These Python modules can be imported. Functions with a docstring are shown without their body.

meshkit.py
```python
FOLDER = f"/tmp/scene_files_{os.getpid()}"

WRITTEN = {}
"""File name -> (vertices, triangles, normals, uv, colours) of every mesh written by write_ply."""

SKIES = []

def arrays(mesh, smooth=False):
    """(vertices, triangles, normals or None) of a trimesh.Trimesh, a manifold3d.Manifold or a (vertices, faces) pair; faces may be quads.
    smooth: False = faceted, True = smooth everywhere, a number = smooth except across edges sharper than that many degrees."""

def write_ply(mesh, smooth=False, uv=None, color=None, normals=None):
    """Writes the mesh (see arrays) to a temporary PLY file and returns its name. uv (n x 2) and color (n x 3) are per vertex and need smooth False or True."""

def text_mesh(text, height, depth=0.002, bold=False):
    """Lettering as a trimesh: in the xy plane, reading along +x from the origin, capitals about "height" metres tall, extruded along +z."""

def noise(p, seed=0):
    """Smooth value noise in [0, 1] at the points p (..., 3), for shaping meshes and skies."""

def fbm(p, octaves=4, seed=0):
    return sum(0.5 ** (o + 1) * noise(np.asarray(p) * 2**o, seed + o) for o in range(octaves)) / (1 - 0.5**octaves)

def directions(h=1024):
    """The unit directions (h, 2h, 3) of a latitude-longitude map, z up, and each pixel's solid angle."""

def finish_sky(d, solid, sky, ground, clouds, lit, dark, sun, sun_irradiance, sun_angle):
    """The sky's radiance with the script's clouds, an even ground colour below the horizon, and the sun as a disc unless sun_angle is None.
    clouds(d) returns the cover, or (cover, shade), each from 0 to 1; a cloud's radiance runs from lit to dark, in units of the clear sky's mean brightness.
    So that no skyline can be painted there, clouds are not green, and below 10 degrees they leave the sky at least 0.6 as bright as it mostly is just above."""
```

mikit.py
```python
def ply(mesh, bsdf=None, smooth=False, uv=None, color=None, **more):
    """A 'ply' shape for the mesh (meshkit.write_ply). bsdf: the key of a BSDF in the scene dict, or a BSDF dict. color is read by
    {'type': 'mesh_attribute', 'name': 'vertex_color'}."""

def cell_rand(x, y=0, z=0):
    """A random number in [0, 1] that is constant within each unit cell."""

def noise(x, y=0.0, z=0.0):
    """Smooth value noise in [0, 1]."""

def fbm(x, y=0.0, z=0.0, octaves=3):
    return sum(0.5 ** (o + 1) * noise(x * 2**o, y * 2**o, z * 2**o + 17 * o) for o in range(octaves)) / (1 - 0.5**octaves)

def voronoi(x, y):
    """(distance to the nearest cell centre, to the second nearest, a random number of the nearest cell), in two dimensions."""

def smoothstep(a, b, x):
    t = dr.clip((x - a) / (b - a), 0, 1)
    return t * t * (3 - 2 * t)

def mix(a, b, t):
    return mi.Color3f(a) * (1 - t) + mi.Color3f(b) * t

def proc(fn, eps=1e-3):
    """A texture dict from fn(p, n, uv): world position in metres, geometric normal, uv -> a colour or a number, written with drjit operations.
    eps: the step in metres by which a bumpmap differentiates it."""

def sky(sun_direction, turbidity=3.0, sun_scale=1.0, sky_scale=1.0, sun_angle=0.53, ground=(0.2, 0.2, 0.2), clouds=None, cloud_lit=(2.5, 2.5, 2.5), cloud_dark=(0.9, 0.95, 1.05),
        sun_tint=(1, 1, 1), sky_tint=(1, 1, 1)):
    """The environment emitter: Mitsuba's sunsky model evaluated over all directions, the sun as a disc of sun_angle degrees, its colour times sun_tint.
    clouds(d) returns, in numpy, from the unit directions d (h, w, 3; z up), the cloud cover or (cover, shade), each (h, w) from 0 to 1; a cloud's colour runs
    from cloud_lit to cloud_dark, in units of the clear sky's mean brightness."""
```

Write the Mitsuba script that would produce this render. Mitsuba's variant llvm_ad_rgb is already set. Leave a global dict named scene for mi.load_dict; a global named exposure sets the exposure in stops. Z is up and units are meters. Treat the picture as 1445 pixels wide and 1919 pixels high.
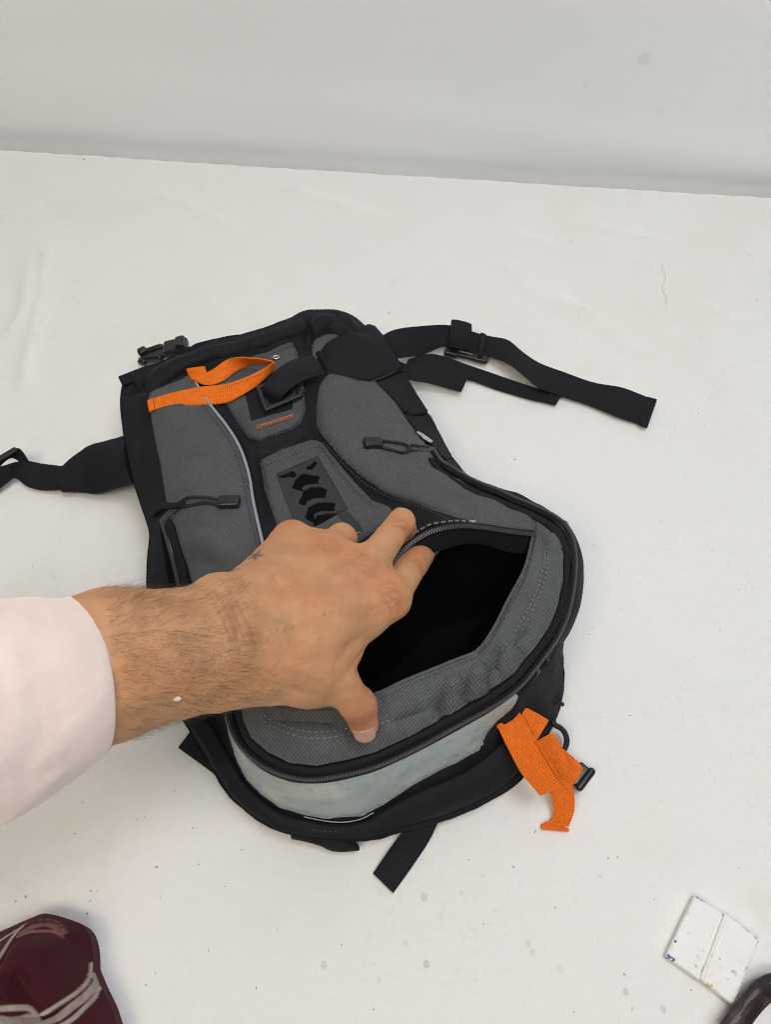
import math, random
import numpy as np, trimesh, shapely
from shapely.geometry import Polygon, Point, LineString
from scipy.interpolate import RBFInterpolator
from scipy.ndimage import gaussian_filter, map_coordinates
from scipy.spatial import Delaunay, cKDTree
import drjit as dr
import mitsuba as mi
import mikit, meshkit
from mikit import proc, noise, fbm, smoothstep, mix, cell_rand

T = mi.ScalarTransform4f
rng = np.random.default_rng(7)
scene, labels = {}, {}

# ------------------------------------------------------------------ camera, lamps, exposure
FOC, CAMH, PITCH = 1450.0, 0.62, math.radians(60)
SP, CP = math.sin(PITCH), math.cos(PITCH)
scene['camera'] = {
    'type': 'perspective', 'fov': math.degrees(2 * math.atan(722.5 / FOC)), 'fov_axis': 'x', 'near_clip': 0.02, 'far_clip': 50.0,
    'to_world': T().look_at(origin=[0, 0, CAMH], target=[0, CP, CAMH - SP], up=[0, 0, 1])}
exposure = 0.0

def lamp(key, x, y, z, tx, ty, w, h, rad, label):  # every lamp is out of view, placed to light the floor and wall
    scene[key] = {'type': 'rectangle',
                  'to_world': T().look_at(origin=[x, y, z], target=[tx, ty, 0], up=[0, 1, 0.01]).scale([w / 2, h / 2, 1]),
                  'emitter': {'type': 'area', 'radiance': {'type': 'rgb', 'value': [float(c) for c in rad]}},
                  'bsdf': {'type': 'diffuse', 'reflectance': {'type': 'rgb', 'value': [0.8, 0.8, 0.8]}}}
    labels[key] = {'label': label, 'category': 'lamp'}

lamp('unseen_ceiling_lamp', 0.40, 0.18, 2.0, 0.36, 0.25, 0.80, 0.60, (9.4, 9.75, 10.3), 'unseen white ceiling lamp, out of view, lighting the right of the floor')
lamp('unseen_ceiling_lamp_002', 0.35, -0.75, 2.0, 0.25, 0.2, 0.80, 0.55, (6.6, 6.75, 6.9), 'unseen white ceiling lamp behind the camera, lighting the wall and near floor')
lamp('unseen_ceiling_lamp_001', -0.65, -0.62, 1.9, -0.25, 0.0, 0.7, 0.7, (8.7, 7.2, 5.1), 'unseen warm ceiling lamp, out of view, lighting the left of the floor')

# ------------------------------------------------------------------ helpers
def ray(px, py):
    u, v = (np.asarray(px, float) - 722.5) / FOC, (np.asarray(py, float) - 959.5) / FOC
    return u, CP - v * SP, -(SP + v * CP)

def at(px, py, z):
    """The point at height z that lies in the direction of a point of the photograph."""
    u, y, d = ray(px, py)
    k = (np.asarray(z, float) - CAMH) / d
    return np.stack(np.broadcast_arrays(u * k, y * k, np.asarray(z, float) + 0 * k), -1)

def catmull(p, step=None, n=8, closed=False):
    p = np.asarray(p, float)
    if closed:
        q = np.vstack([p[-1:], p, p[:2]])
    else:
        q = np.vstack([2 * p[0] - p[1], p, 2 * p[-1] - p[-2]])
    out = []
    t = np.arange(n)[:, None] / n
    for i in range(len(q) - 3):
        a, b, c, d = q[i:i + 4]
        out.append(0.5 * (2 * b + (c - a) * t + (2 * a - 5 * b + 4 * c - d) * t ** 2 + (3 * b - a - 3 * c + d) * t ** 3))
    out = np.vstack(out + ([] if closed else [p[-1:]]))
    return resample(out, step, closed) if step else out

def resample(p, step, closed=False):
    p = np.asarray(p, float)
    if closed:
        p = np.vstack([p, p[:1]])
    s = np.r_[0, np.cumsum(np.linalg.norm(np.diff(p, axis=0), axis=1))]
    m = max(2, int(round(s[-1] / step)) + 1)
    q = np.linspace(0, s[-1], m)
    r = np.stack([np.interp(q, s, p[:, k]) for k in range(p.shape[1])], 1)
    return r[:-1] if closed else r

def tag(key, label=None, cat=None, group=None, kind=None):
    d = labels.setdefault(key, {})
    for k, v in (('label', label), ('category', cat), ('group', group), ('kind', kind)):
        if v:
            d[k] = v

def put(key, mesh, mat, smooth=35, label=None, kind=None, **kw):
    base, k = key, 0
    while key in scene:
        k += 1
        key = f'{base}_{k:03d}'
    scene[key] = mikit.ply(mesh, mat, smooth=smooth, **kw)
    if label or kind:
        tag(key, label, kind=kind)
    return key

def cat(meshes):
    vs, fs, n = [], [], 0
    for m in meshes:
        v, f = (m.vertices, m.faces) if hasattr(m, 'vertices') else m
        vs.append(np.asarray(v, float)); fs.append(np.asarray(f, int) + n); n += len(v)
    return np.vstack(vs), np.vstack(fs)

def frames(p):
    """Tangent, side and normal along a 3D polyline, side kept level where it can be."""
    t = np.gradient(p, axis=0)
    t /= np.linalg.norm(t, axis=1, keepdims=True) + 1e-12
    n = np.zeros_like(p)
    ref = np.array([0, 0, 1.0]) if abs(t[0, 2]) < 0.9 else np.array([0, 1.0, 0])
    for i in range(len(p)):
        v = ref - t[i] * (ref @ t[i])
        n[i] = v / (np.linalg.norm(v) + 1e-12)
        ref = n[i]
    return t, np.cross(t, n), n

def tube(p, r, sides=8, caps=True):
    p = np.asarray(p, float)
    r = np.broadcast_to(np.asarray(r, float), len(p))
    t, b, n = frames(p)
    a = np.arange(sides) * 2 * math.pi / sides
    v = p[:, None] + r[:, None, None] * (np.cos(a)[None, :, None] * n[:, None] + np.sin(a)[None, :, None] * b[:, None])
    v = v.reshape(-1, 3)
    f = []
    for i in range(len(p) - 1):
        for j in range(sides):
            k = (j + 1) % sides
            f.append([i * sides + j, i * sides + k, (i + 1) * sides + k, (i + 1) * sides + j])
    f = np.array(f)
    tri = np.vstack([f[:, [0, 2, 1]], f[:, [0, 3, 2]]])
    if caps:
        m = len(v)
        v = np.vstack([v, p[0] - t[0] * r[0] * 0.4, p[-1] + t[-1] * r[-1] * 0.4])
        e = (len(p) - 1) * sides
        tri = np.vstack([tri, [[m, j, (j + 1) % sides] for j in range(sides)], [[m + 1, e + (j + 1) % sides, e + j] for j in range(sides)]])
    return v, tri

def ribbon(key, A, B, thick, mat, step=0.003, bulge=0.0, label=None, up=None, wob=0.0):
    """A webbing strap between two edge lines A and B (3D points, equally many); real thickness; uv in metres."""
    A, B = catmull(A, n=14), catmull(B, n=14)
    mid = (A + B) / 2
    s = np.r_[0, np.cumsum(np.linalg.norm(np.diff(mid, axis=0), axis=1))]
    q = np.linspace(0, s[-1], max(3, int(s[-1] / step)))
    A = np.stack([np.interp(q, s, A[:, k]) for k in range(3)], 1)
    B = np.stack([np.interp(q, s, B[:, k]) for k in range(3)], 1)
    W = 7
    w = np.linspace(0, 1, W)
    t = np.gradient((A + B) / 2, axis=0)
    nn = np.cross(t, A - B)
    nn /= np.linalg.norm(nn, axis=1, keepdims=True) + 1e-12
    if up is None and np.median(nn[:, 2]) < 0:
        nn = -nn
    P = A[:, None] * (1 - w)[None, :, None] + B[:, None] * w[None, :, None]
    prof = bulge * (1 - (2 * w - 1) ** 2)
    if wob:
        P = P + nn[:, None] * (wob * 2 * (meshkit.fbm(P * 70 + 1, 3, 77) - 0.5) + wob * (meshkit.fbm(P * 190, 2, 78) - 0.5))[..., None]
    edge = np.where((w == 0) | (w == 1), 0.55, 1.0)
    top = P + nn[:, None] * (prof + thick / 2 * edge)[None, :, None]
    bot = P + nn[:, None] * (prof - thick / 2 * edge)[None, :, None]
    width = np.linalg.norm(A - B, axis=1).mean()
    uv0 = np.stack(np.broadcast_arrays(q[:, None], w[None, :] * width), -1)
    V, F, U, n = [], [], [], 0

    def strip(X, uv):
        nonlocal n
        a, b = X.shape[:2]
        i = np.arange(a * b).reshape(a, b)
        f = np.stack([i[:-1, :-1], i[1:, :-1], i[1:, 1:], i[:-1, 1:]], -1).reshape(-1, 4)
        F.append(np.vstack([f[:, [0, 1, 2]], f[:, [0, 2, 3]]]) + n)
        V.append(X.reshape(-1, 3)); U.append(uv.reshape(-1, 2)); n += a * b

    strip(top, uv0)
    strip(bot[:, ::-1], uv0[:, ::-1])
    strip(np.stack([bot[:, 0], top[:, 0]], 1), uv0[:, :2])
    strip(np.stack([top[:, -1], bot[:, -1]], 1), uv0[:, :2])
    strip(np.stack([top[0], bot[0]], 0), np.stack([uv0[0], uv0[0]], 0))
    strip(np.stack([bot[-1], top[-1]], 0), np.stack([uv0[-1], uv0[-1]], 0))
    return put(key, (np.vstack(V), np.vstack(F)), mat, smooth=True, uv=np.vstack(U), label=label)

def boxes(centers, ax, ay, az, sx, sy, sz):
    """Many small boxes as one mesh (half sizes sx, sy, sz along the unit axes)."""
    c = np.array([[x, y, z] for x in (-1, 1) for y in (-1, 1) for z in (-1, 1)], float)
    f = np.array([[0, 1, 3], [0, 3, 2], [4, 6, 7], [4, 7, 5], [0, 4, 5], [0, 5, 1], [2, 3, 7], [2, 7, 6], [0, 2, 6], [0, 6, 4], [1, 5, 7], [1, 7, 3]])
    n = len(centers)
    v = centers[:, None] + c[None, :, :1] * sx * ax[:, None] + c[None, :, 1:2] * sy * ay[:, None] + c[None, :, 2:] * sz * az[:, None]
    return v.reshape(-1, 3), (f[None] + 8 * np.arange(n)[:, None, None]).reshape(-1, 3)

def rounded_box(sx, sy, sz, r, seg=3):
    """A rounded box about the origin (full sizes)."""
    import manifold3d as m3
    s = m3.Manifold.sphere(r, 4 * seg)
    pts = [s.translate([a * (sx / 2 - r), b * (sy / 2 - r), c * (sz / 2 - r)]) for a in (-1, 1) for b in (-1, 1) for c in (-1, 1)]
    h = m3.Manifold.batch_hull(pts).to_mesh()
    return np.array(h.vert_properties[:, :3], float), np.array(h.tri_verts)

def place(mesh, origin, x, y=None, z=None):
    """Mesh with its own axes turned to x, and z as near as may be."""
    x = np.asarray(x, float) / np.linalg.norm(x)
    z = np.array([0, 0, 1.0]) if z is None else np.asarray(z, float)
    z = z - x * (z @ x); z /= np.linalg.norm(z)
    y = np.cross(z, x)
    v, f = mesh
    return np.asarray(v) @ np.stack([x, y, z]) + np.asarray(origin), f

# ------------------------------------------------------------------ materials
def rgb(*c):
    return {'type': 'rgb', 'value': [float(x) for x in c]}

def principled(color, rough, **kw):
    return {'type': 'twosided', 'bsdf': {'type': 'principled', 'base_color': color if isinstance(color, dict) else rgb(*color), 'roughness': rough, **kw}}

def bumped(color, rough, fn, scale, eps=2e-4, **kw):
    return {'type': 'twosided', 'bsdf': {'type': 'bumpmap', 'arbitrary': {**proc(fn, eps), }, 'scale': scale,
            'bsdf': {'type': 'principled', 'base_color': color if isinstance(color, dict) else rgb(*color), 'roughness': rough, **kw}}}

TAU = 2 * math.pi

def weave_h(p, ang, pitch):
    """Height of a basket weave in the plan, 0 to 1."""
    c, s = math.cos(ang), math.sin(ang)
    wob = 0.35 * pitch * (noise(p.x * 60, p.y * 60) - 0.5)
    a, b = (p.x * c + p.y * s + wob) / pitch, (-p.x * s + p.y * c - wob) / pitch
    ia, ib = dr.floor(a), dr.floor(b)
    odd = (ia + ib) - 2 * dr.floor((ia + ib) / 2)
    fa, fb = a - ia - 0.5, b - ib - 0.5
    over = dr.select(odd > 0.5, 1 - 3.4 * fa * fa - 0.6 * fb * fb, 1 - 3.4 * fb * fb - 0.6 * fa * fa)
    return dr.clip(over, 0, 1)

def grey_weave(base, ang, pitch, contrast=0.58):
    base = [float(b) for b in base]
    def color(p, n, uv):
        h = weave_h(p, ang, pitch)
        f = 0.88 + 0.24 * fbm(p.x * 45 + 3, p.y * 45, p.z * 45, 3)
        yarn = 0.9 + 0.2 * cell_rand(dr.floor((p.x * math.cos(ang) + p.y * math.sin(ang)) / pitch), dr.floor((-p.x * math.sin(ang) + p.y * math.cos(ang)) / pitch))
        k = f * yarn * (1 - contrast + contrast * 1.35 * h)
        return mi.Color3f(base[0] * k, base[1] * k, base[2] * k)
    return color

def mat_grey(key, base, ang, pitch):
    fn = lambda p, n, uv: weave_h(p, ang, pitch)
    scene[key] = bumped(proc(grey_weave(base, ang, pitch)), 0.68, fn, 0.00035, eps=2.5e-4, specular=0.16)

mat_grey('mat_grey_nylon', (0.088, 0.092, 0.0985), 0.42, 0.0018)
mat_grey('mat_grey_flap', (0.098, 0.107, 0.113), 0.75, 0.0019)
mat_grey('mat_grey_patch', (0.080, 0.084, 0.089), 0.3, 0.0016)

def black_col(p, n, uv):
    lint = smoothstep(0.78, 0.92, noise(p.x * 900, p.y * 900, p.z * 900)) * 0.5 * smoothstep(0.45, 0.75, fbm(p.x * 70, p.y * 70, p.z * 70))
    k = 0.75 + 0.5 * fbm(p.x * 40, p.y * 40, p.z * 40, 3) + lint
    return mi.Color3f(0.0122 * k, 0.0125 * k, 0.0165 * k)
scene['mat_black_nylon'] = bumped(proc(black_col), 0.7, lambda p, n, uv: 0.6 * fbm(p.x * 110, p.y * 110, p.z * 110, 3) + 0.06 * noise(p.x * 1400, p.y * 1400, p.z * 1400), 0.0022, eps=4e-4, specular=0.14, sheen=0.03)

def web(base, key, pitch=0.0016, spec=0.3, wave=0.3, con=0.5):
    base = [float(b) for b in base]
    def rib(p, n, uv):
        return 0.5 + 0.34 * dr.sin(uv.x * TAU / pitch + wave * dr.sin(uv.y * TAU / 0.0045)) + 0.16 * dr.sin(uv.y * TAU / 0.0021)
    def col(p, n, uv):
        k = (1 - con + 1.6 * con * rib(p, n, uv)) * (0.88 + 0.24 * noise(uv.x * 500, uv.y * 900))
        return mi.Color3f(base[0] * k, base[1] * k, base[2] * k)
    scene[key] = bumped(proc(col), 0.6, rib, 0.00045, eps=2e-4, specular=spec, sheen=0.08)
web((0.0150, 0.0152, 0.0198), 'mat_black_webbing', 0.0019, 0.14, 0.2, 0.6)
web((0.82, 0.160, 0.0060), 'mat_orange_webbing', 0.0019, 0.3, 0.25, 0.30)
web((0.84, 0.170, 0.0065), 'mat_orange_tape', 0.0017, 0.3, 0.1, 0.26)
scene['mat_lining'] = principled((0.005, 0.005, 0.0065), 0.95, specular=0.05)
scene['mat_fleece'] = bumped((0.012, 0.012, 0.015), 0.9, lambda p, n, uv: fbm(p.x * 500, p.y * 500, p.z * 500, 2), 0.001, eps=3e-4, specular=0.05, sheen=0.1)
scene['mat_black_plastic'] = principled((0.014, 0.014, 0.016), 0.28, specular=0.5)
scene['mat_rubber'] = principled(proc(lambda p, n, uv: mi.Color3f(0.030, 0.031, 0.035) * (0.8 + 0.4 * fbm(p.x * 150, p.y * 150, p.z * 150))), 0.55, specular=0.3)
scene['mat_zip_teeth'] = principled((0.058, 0.058, 0.064), 0.42, specular=0.4)
scene['mat_cord'] = bumped((0.018, 0.018, 0.021), 0.6, lambda p, n, uv: noise(p.x * 1300, p.y * 1300, p.z * 1300), 0.0004, eps=2e-4, specular=0.3)
scene['mat_grey_thread'] = principled((0.15, 0.16, 0.165), 0.6)
scene['mat_dark_thread'] = principled((0.045, 0.046, 0.05), 0.6)
scene['mat_orange_thread'] = principled((0.72, 0.22, 0.05), 0.55)
scene['mat_piping'] = principled((0.27, 0.30, 0.345), 0.45, specular=0.4)
scene['mat_metal'] = {'type': 'roughconductor', 'material': 'Cr', 'alpha': 0.25}
def teal_col(p, n, uv):
    w = fbm(p.x * 26 + 5, p.y * 26, p.z * 26, 4)
    s = smoothstep(0.52, 0.72, w)
    base = mix((0.30, 0.355, 0.355), (0.40, 0.45, 0.41), s)
    scuff = smoothstep(0.6, 0.8, fbm(p.x * 160, p.y * 60, p.z * 160, 3))
    return base * (0.92 + 0.16 * noise(p.x * 700, p.y * 700, p.z * 700)) * (1 - 0.18 * scuff)
scene['mat_reflective'] = bumped(proc(teal_col), 0.38, lambda p, n, uv: fbm(p.x * 60, p.y * 60, p.z * 60, 3), 0.002, eps=6e-4, specular=0.5)
# ------------------------------------------------------------------ the setting: white cloth on the floor, white wall cloth
L0, L1 = at(-600, 244, 0.0), at(2100, 410, 0.0)
wdir = (L1 - L0)[:2] / np.linalg.norm((L1 - L0)[:2])
wnor = np.array([wdir[1], -wdir[0]])          # towards the camera

def fold(x, y, x0, y0, x1, y1, w):
    """A soft ridge along a segment."""
    d = np.array([x1 - x0, y1 - y0]); L = np.linalg.norm(d); d /= L
    t = np.clip((x - x0) * d[0] + (y - y0) * d[1], 0, L)
    q = np.hypot(x - x0 - t * d[0], y - y0 - t * d[1])
    return np.exp(-(q / w) ** 2) * np.clip(np.minimum(t, L - t) / (0.3 * L), 0, 1)

def floor_z(x, y):
    P = np.stack([x, y, 0 * x], -1)
    z = 0.0030 * (meshkit.fbm(P * [7, 5, 1] + 3.3, 3, 1) - 0.5) + 0.0014 * (meshkit.fbm(P * [24, 17, 1], 3, 5) - 0.5)
    for x0, y0, x1, y1, w, a in FOLDS:
        z = z + 1.9 * a * fold(x, y, x0, y0, x1, y1, w)
    return np.minimum(z, 0.0065)

FOLDS = []
for (ax, ay, bx, by, w, a) in [(88, 450, 80, 560, .006, .0016), (82, 540, 62, 640, .006, .0022), (64, 620, 40, 740, .006, .0020), (935, 480, 1010, 572, .006, .0016), (990, 555, 1095, 590, .006, .0018), (1080, 575, 1190, 665, .007, .0020), (1170, 655, 1250, 668, .006, .0012), (60, 470, 40, 640, 0.006, 0.0016), (10, 640, 60, 560, 0.005, 0.0014), (930, 430, 1080, 480, 0.007, 0.0016), (1010, 400, 1300, 470, 0.006, 0.0012),
                               (1020, 540, 1110, 600, 0.006, 0.0016), (1150, 520, 1320, 690, 0.008, 0.0014), (1200, 880, 1420, 960, 0.01, 0.0012), (500, 345, 760, 420, 0.006, 0.0013),
                               (1180, 1180, 1420, 1330, 0.01, 0.0012), (120, 960, 240, 1060, 0.008, 0.0012), (240, 1500, 190, 1700, 0.006, 0.0010), (820, 470, 720, 560, 0.006, 0.0013),
                               (1290, 560, 1400, 620, 0.006, 0.0014), (300, 360, 460, 440, 0.007, 0.0011), (1100, 1560, 1300, 1600, 0.008, 0.0009), (870, 1690, 1130, 1660, 0.006, 0.0008)]:
    p0, p1 = at(ax, ay, 0), at(bx, by, 0)
    w, a = w * 1.35, a * 1.5
    FOLDS.append((p0[0], p0[1], p1[0], p1[1], w, a))

gx, gy = np.meshgrid(np.r_[np.linspace(-3.0, -0.6, 40)[:-1], np.arange(-0.6, 0.6, 0.0033), np.linspace(0.6, 3.0, 40)], np.r_[np.linspace(-1.6, -0.12, 26)[:-1], np.arange(-0.12, 1.5, 0.0033), np.linspace(1.51, 2.4, 12)], indexing='ij')
gz = floor_z(gx, gy) * np.clip((1.2 - np.abs(gx)) / 0.4, 0, 1)
off_edge = (gx - L0[0]) * wnor[0] + (gy - L0[1]) * wnor[1] + 0.0016 * (meshkit.fbm(np.stack([gx * 9, 0 * gx, 0 * gx], -1), 3, 8) - 0.5)
gz = gz - 0.030 * np.clip(-off_edge / 0.012, 0, 1) ** 1.5 - 0.0015 * np.exp(-np.abs(off_edge) / 0.004)
i = np.arange(gx.size).reshape(gx.shape)
quads = np.stack([i[:-1, :-1], i[1:, :-1], i[1:, 1:], i[:-1, 1:]], -1).reshape(-1, 4)
V = np.stack([gx, gy, gz], -1).reshape(-1, 3)
keep = ((V[quads][..., 0] - L0[0]) * wnor[0] + (V[quads][..., 1] - L0[1]) * wnor[1]).max(1) > -0.016

STAINS = [at(a, b, 0)[:2].tolist() + [r, k] for a, b, r, k in [(795, 1680, .0028, .2), (799, 1806, .0024, .28), (607, 1808, .0024, .22), (990, 1767, .0022, .16), (998, 1783, .0022, .14), (760, 1766, .0014, .14), (1172, 1858, .0022, .25), (1243, 1891, .0022, .22), (1050, 1816, .0022, .10),
          (1185, 1890, .0012, .2), (710, 1836, .0015, .12), (865, 1672, .0018, .12), (905, 1640, .0012, .1)]]
SMUDGE = [at(a, b, 0)[:2].tolist() + [r, k] for a, b, r, k in [(1100, 250, .05, .05), (60, 1130, .05, .05), (560, 1660, .06, .05), (1432, 1700, .02, .08), (160, 1560, .04, .06), (1230, 1560, .03, .05), (300, 372, .006, .10)]]

def floor_col(p, n, uv):
    f = fbm(p.x * 9 + 1, p.y * 9 + 4, 0.0, 4)
    dirt = smoothstep(0.50, 0.80, f)
    c = mix((0.785, 0.785, 0.778), (0.755, 0.742, 0.705), dirt * 0.6)
    thread = noise(p.x * 1500, p.y * 260) * 0.5 + noise(p.x * 260, p.y * 1500) * 0.5
    c = c * (0.965 + 0.06 * thread)
    c = c * (1 - 0.05 * smoothstep(0.80, 0.90, noise(p.x * 330 + 9, p.y * 330)) * smoothstep(0.5, 0.7, fbm(p.x * 14, p.y * 14 + 7)))
    w = 0.0006 * (noise(p.x * 700, p.y * 700) - 0.5)
    for x, y, r, k in STAINS:
        d = dr.sqrt(dr.square(p.x - x) + dr.square((p.y - y) * 0.85)) + w
        c = c * (1 - k * (1 - smoothstep(r * 0.75, r * 1.1, d)) * (0.75 + 0.25 * smoothstep(r * 0.2, r, d)))
    for x, y, r, k in SMUDGE:
        d = dr.sqrt(dr.square(p.x - x) + dr.square(p.y - y))
        c = c * mix((1, 1, 1), (1 - k * 0.7, 1 - k * 0.8, 1 - k * 1.4), (1 - smoothstep(0.2 * r, r, d)) * fbm(p.x * 60, p.y * 60, 1.0))
    return c
scene['mat_floor_cloth'] = bumped(proc(floor_col), 0.85, lambda p, n, uv: 0.5 * noise(p.x * 1100, p.y * 350) + 0.5 * noise(p.x * 350, p.y * 1100) + 8 * fbm(p.x * 55, p.y * 42, 0.0, 3), 0.00012, eps=4e-4, specular=0.15)
put('floor', (V, quads[keep]), 'mat_floor_cloth', smooth=True, label='white cotton cloth spread flat over the floor', kind='structure')

# wall: a hanging white cloth with slow horizontal billows, its foot curving into the floor seam
s = np.r_[np.linspace(-2.2, -0.2, 30)[:-1], np.linspace(-0.2, 2.4, 150), np.linspace(2.4, 4.4, 30)[1:]] - 0.5
h = np.r_[np.linspace(0, 0.03, 8), np.linspace(0.036, 0.9, 120), np.linspace(0.95, 2.2, 20)]
ss, hh = np.meshgrid(s, h, indexing='ij')
P = np.stack([ss, hh, 0 * ss], -1)
dep = 0.006 * (meshkit.fbm(P * [2.2, 7, 1] + 11, 3, 3) - 0.5) * np.clip(hh / 0.05, 0, 1)
for h0, a, w_, sl in [(0.150, 0.0035, 0.026, -0.02), (0.27, 0.004, 0.03, 0.03), (0.40, 0.005, 0.035, -0.03), (0.52, 0.004, 0.03, 0.02)]:
    dep += a * np.exp(-((hh - h0 - sl * (ss - 0.9) - 0.02 * np.sin(3 * ss + h0 * 40)) / w_) ** 2) * (0.6 + 0.4 * np.sin(2.2 * ss + 30 * h0))
base_line = 0.0035 * (meshkit.fbm(P * [5, 0, 0] + 5, 3, 8) - 0.5)
dep = dep + base_line
dep = dep - 0.030
W = np.stack([L0[0] + wdir[0] * ss + wnor[0] * dep, L0[1] + wdir[1] * ss + wnor[1] * dep, hh - 0.10], -1)
i = np.arange(ss.size).reshape(ss.shape)
quads = np.stack([i[:-1, :-1], i[1:, :-1], i[1:, 1:], i[:-1, 1:]], -1).reshape(-1, 4)
def wall_col(p, n, uv):
    c = mi.Color3f(0.87, 0.885, 0.90) * (0.97 + 0.06 * fbm(p.x * 5, p.z * 9, p.y, 3))
    for (sx, sz, r, k) in WSPOT:
        d = dr.sqrt(dr.square(p.x - sx) + dr.square(p.z - sz)) + 0.003 * (noise(p.x * 200, p.z * 200) - 0.5)
        c = c * mix((1, 1, 1), (1 - k, 1 - k, 1 - 1.2 * k), 1 - smoothstep(0.4 * r, r, d))
    return c * (0.985 + 0.03 * noise(p.x * 900, p.z * 900, p.y * 900))
def wall_at(px, py):
    u, y, d = (float(q) for q in ray(px, py))
    k = ((L0[0]) * wnor[0] + (L0[1]) * wnor[1]) / (u * wnor[0] + y * wnor[1])
    return float(u * k), float(CAMH + d * k)
WSPOT = [(*wall_at(1216, 142), 0.009, 0.10), (*wall_at(1104, 190), 0.007, 0.05), (*wall_at(1245, 238), 0.006, 0.06), (*wall_at(1108, 300), 0.006, 0.05), (*wall_at(880, 200), 0.02, 0.02)]
scene['mat_wall_cloth'] = bumped(proc(wall_col), 0.85, lambda p, n, uv: noise(p.x * 700, p.z * 700, p.y * 700) + 6 * fbm(p.x * 14, p.z * 30, p.y, 3), 0.00012, eps=6e-4, specular=0.15)
put('wall', (W.reshape(-1, 3), quads[:, ::-1]), 'mat_wall_cloth', smooth=True, label='pale grey white cloth wall behind the floor cloth', kind='structure')

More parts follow.
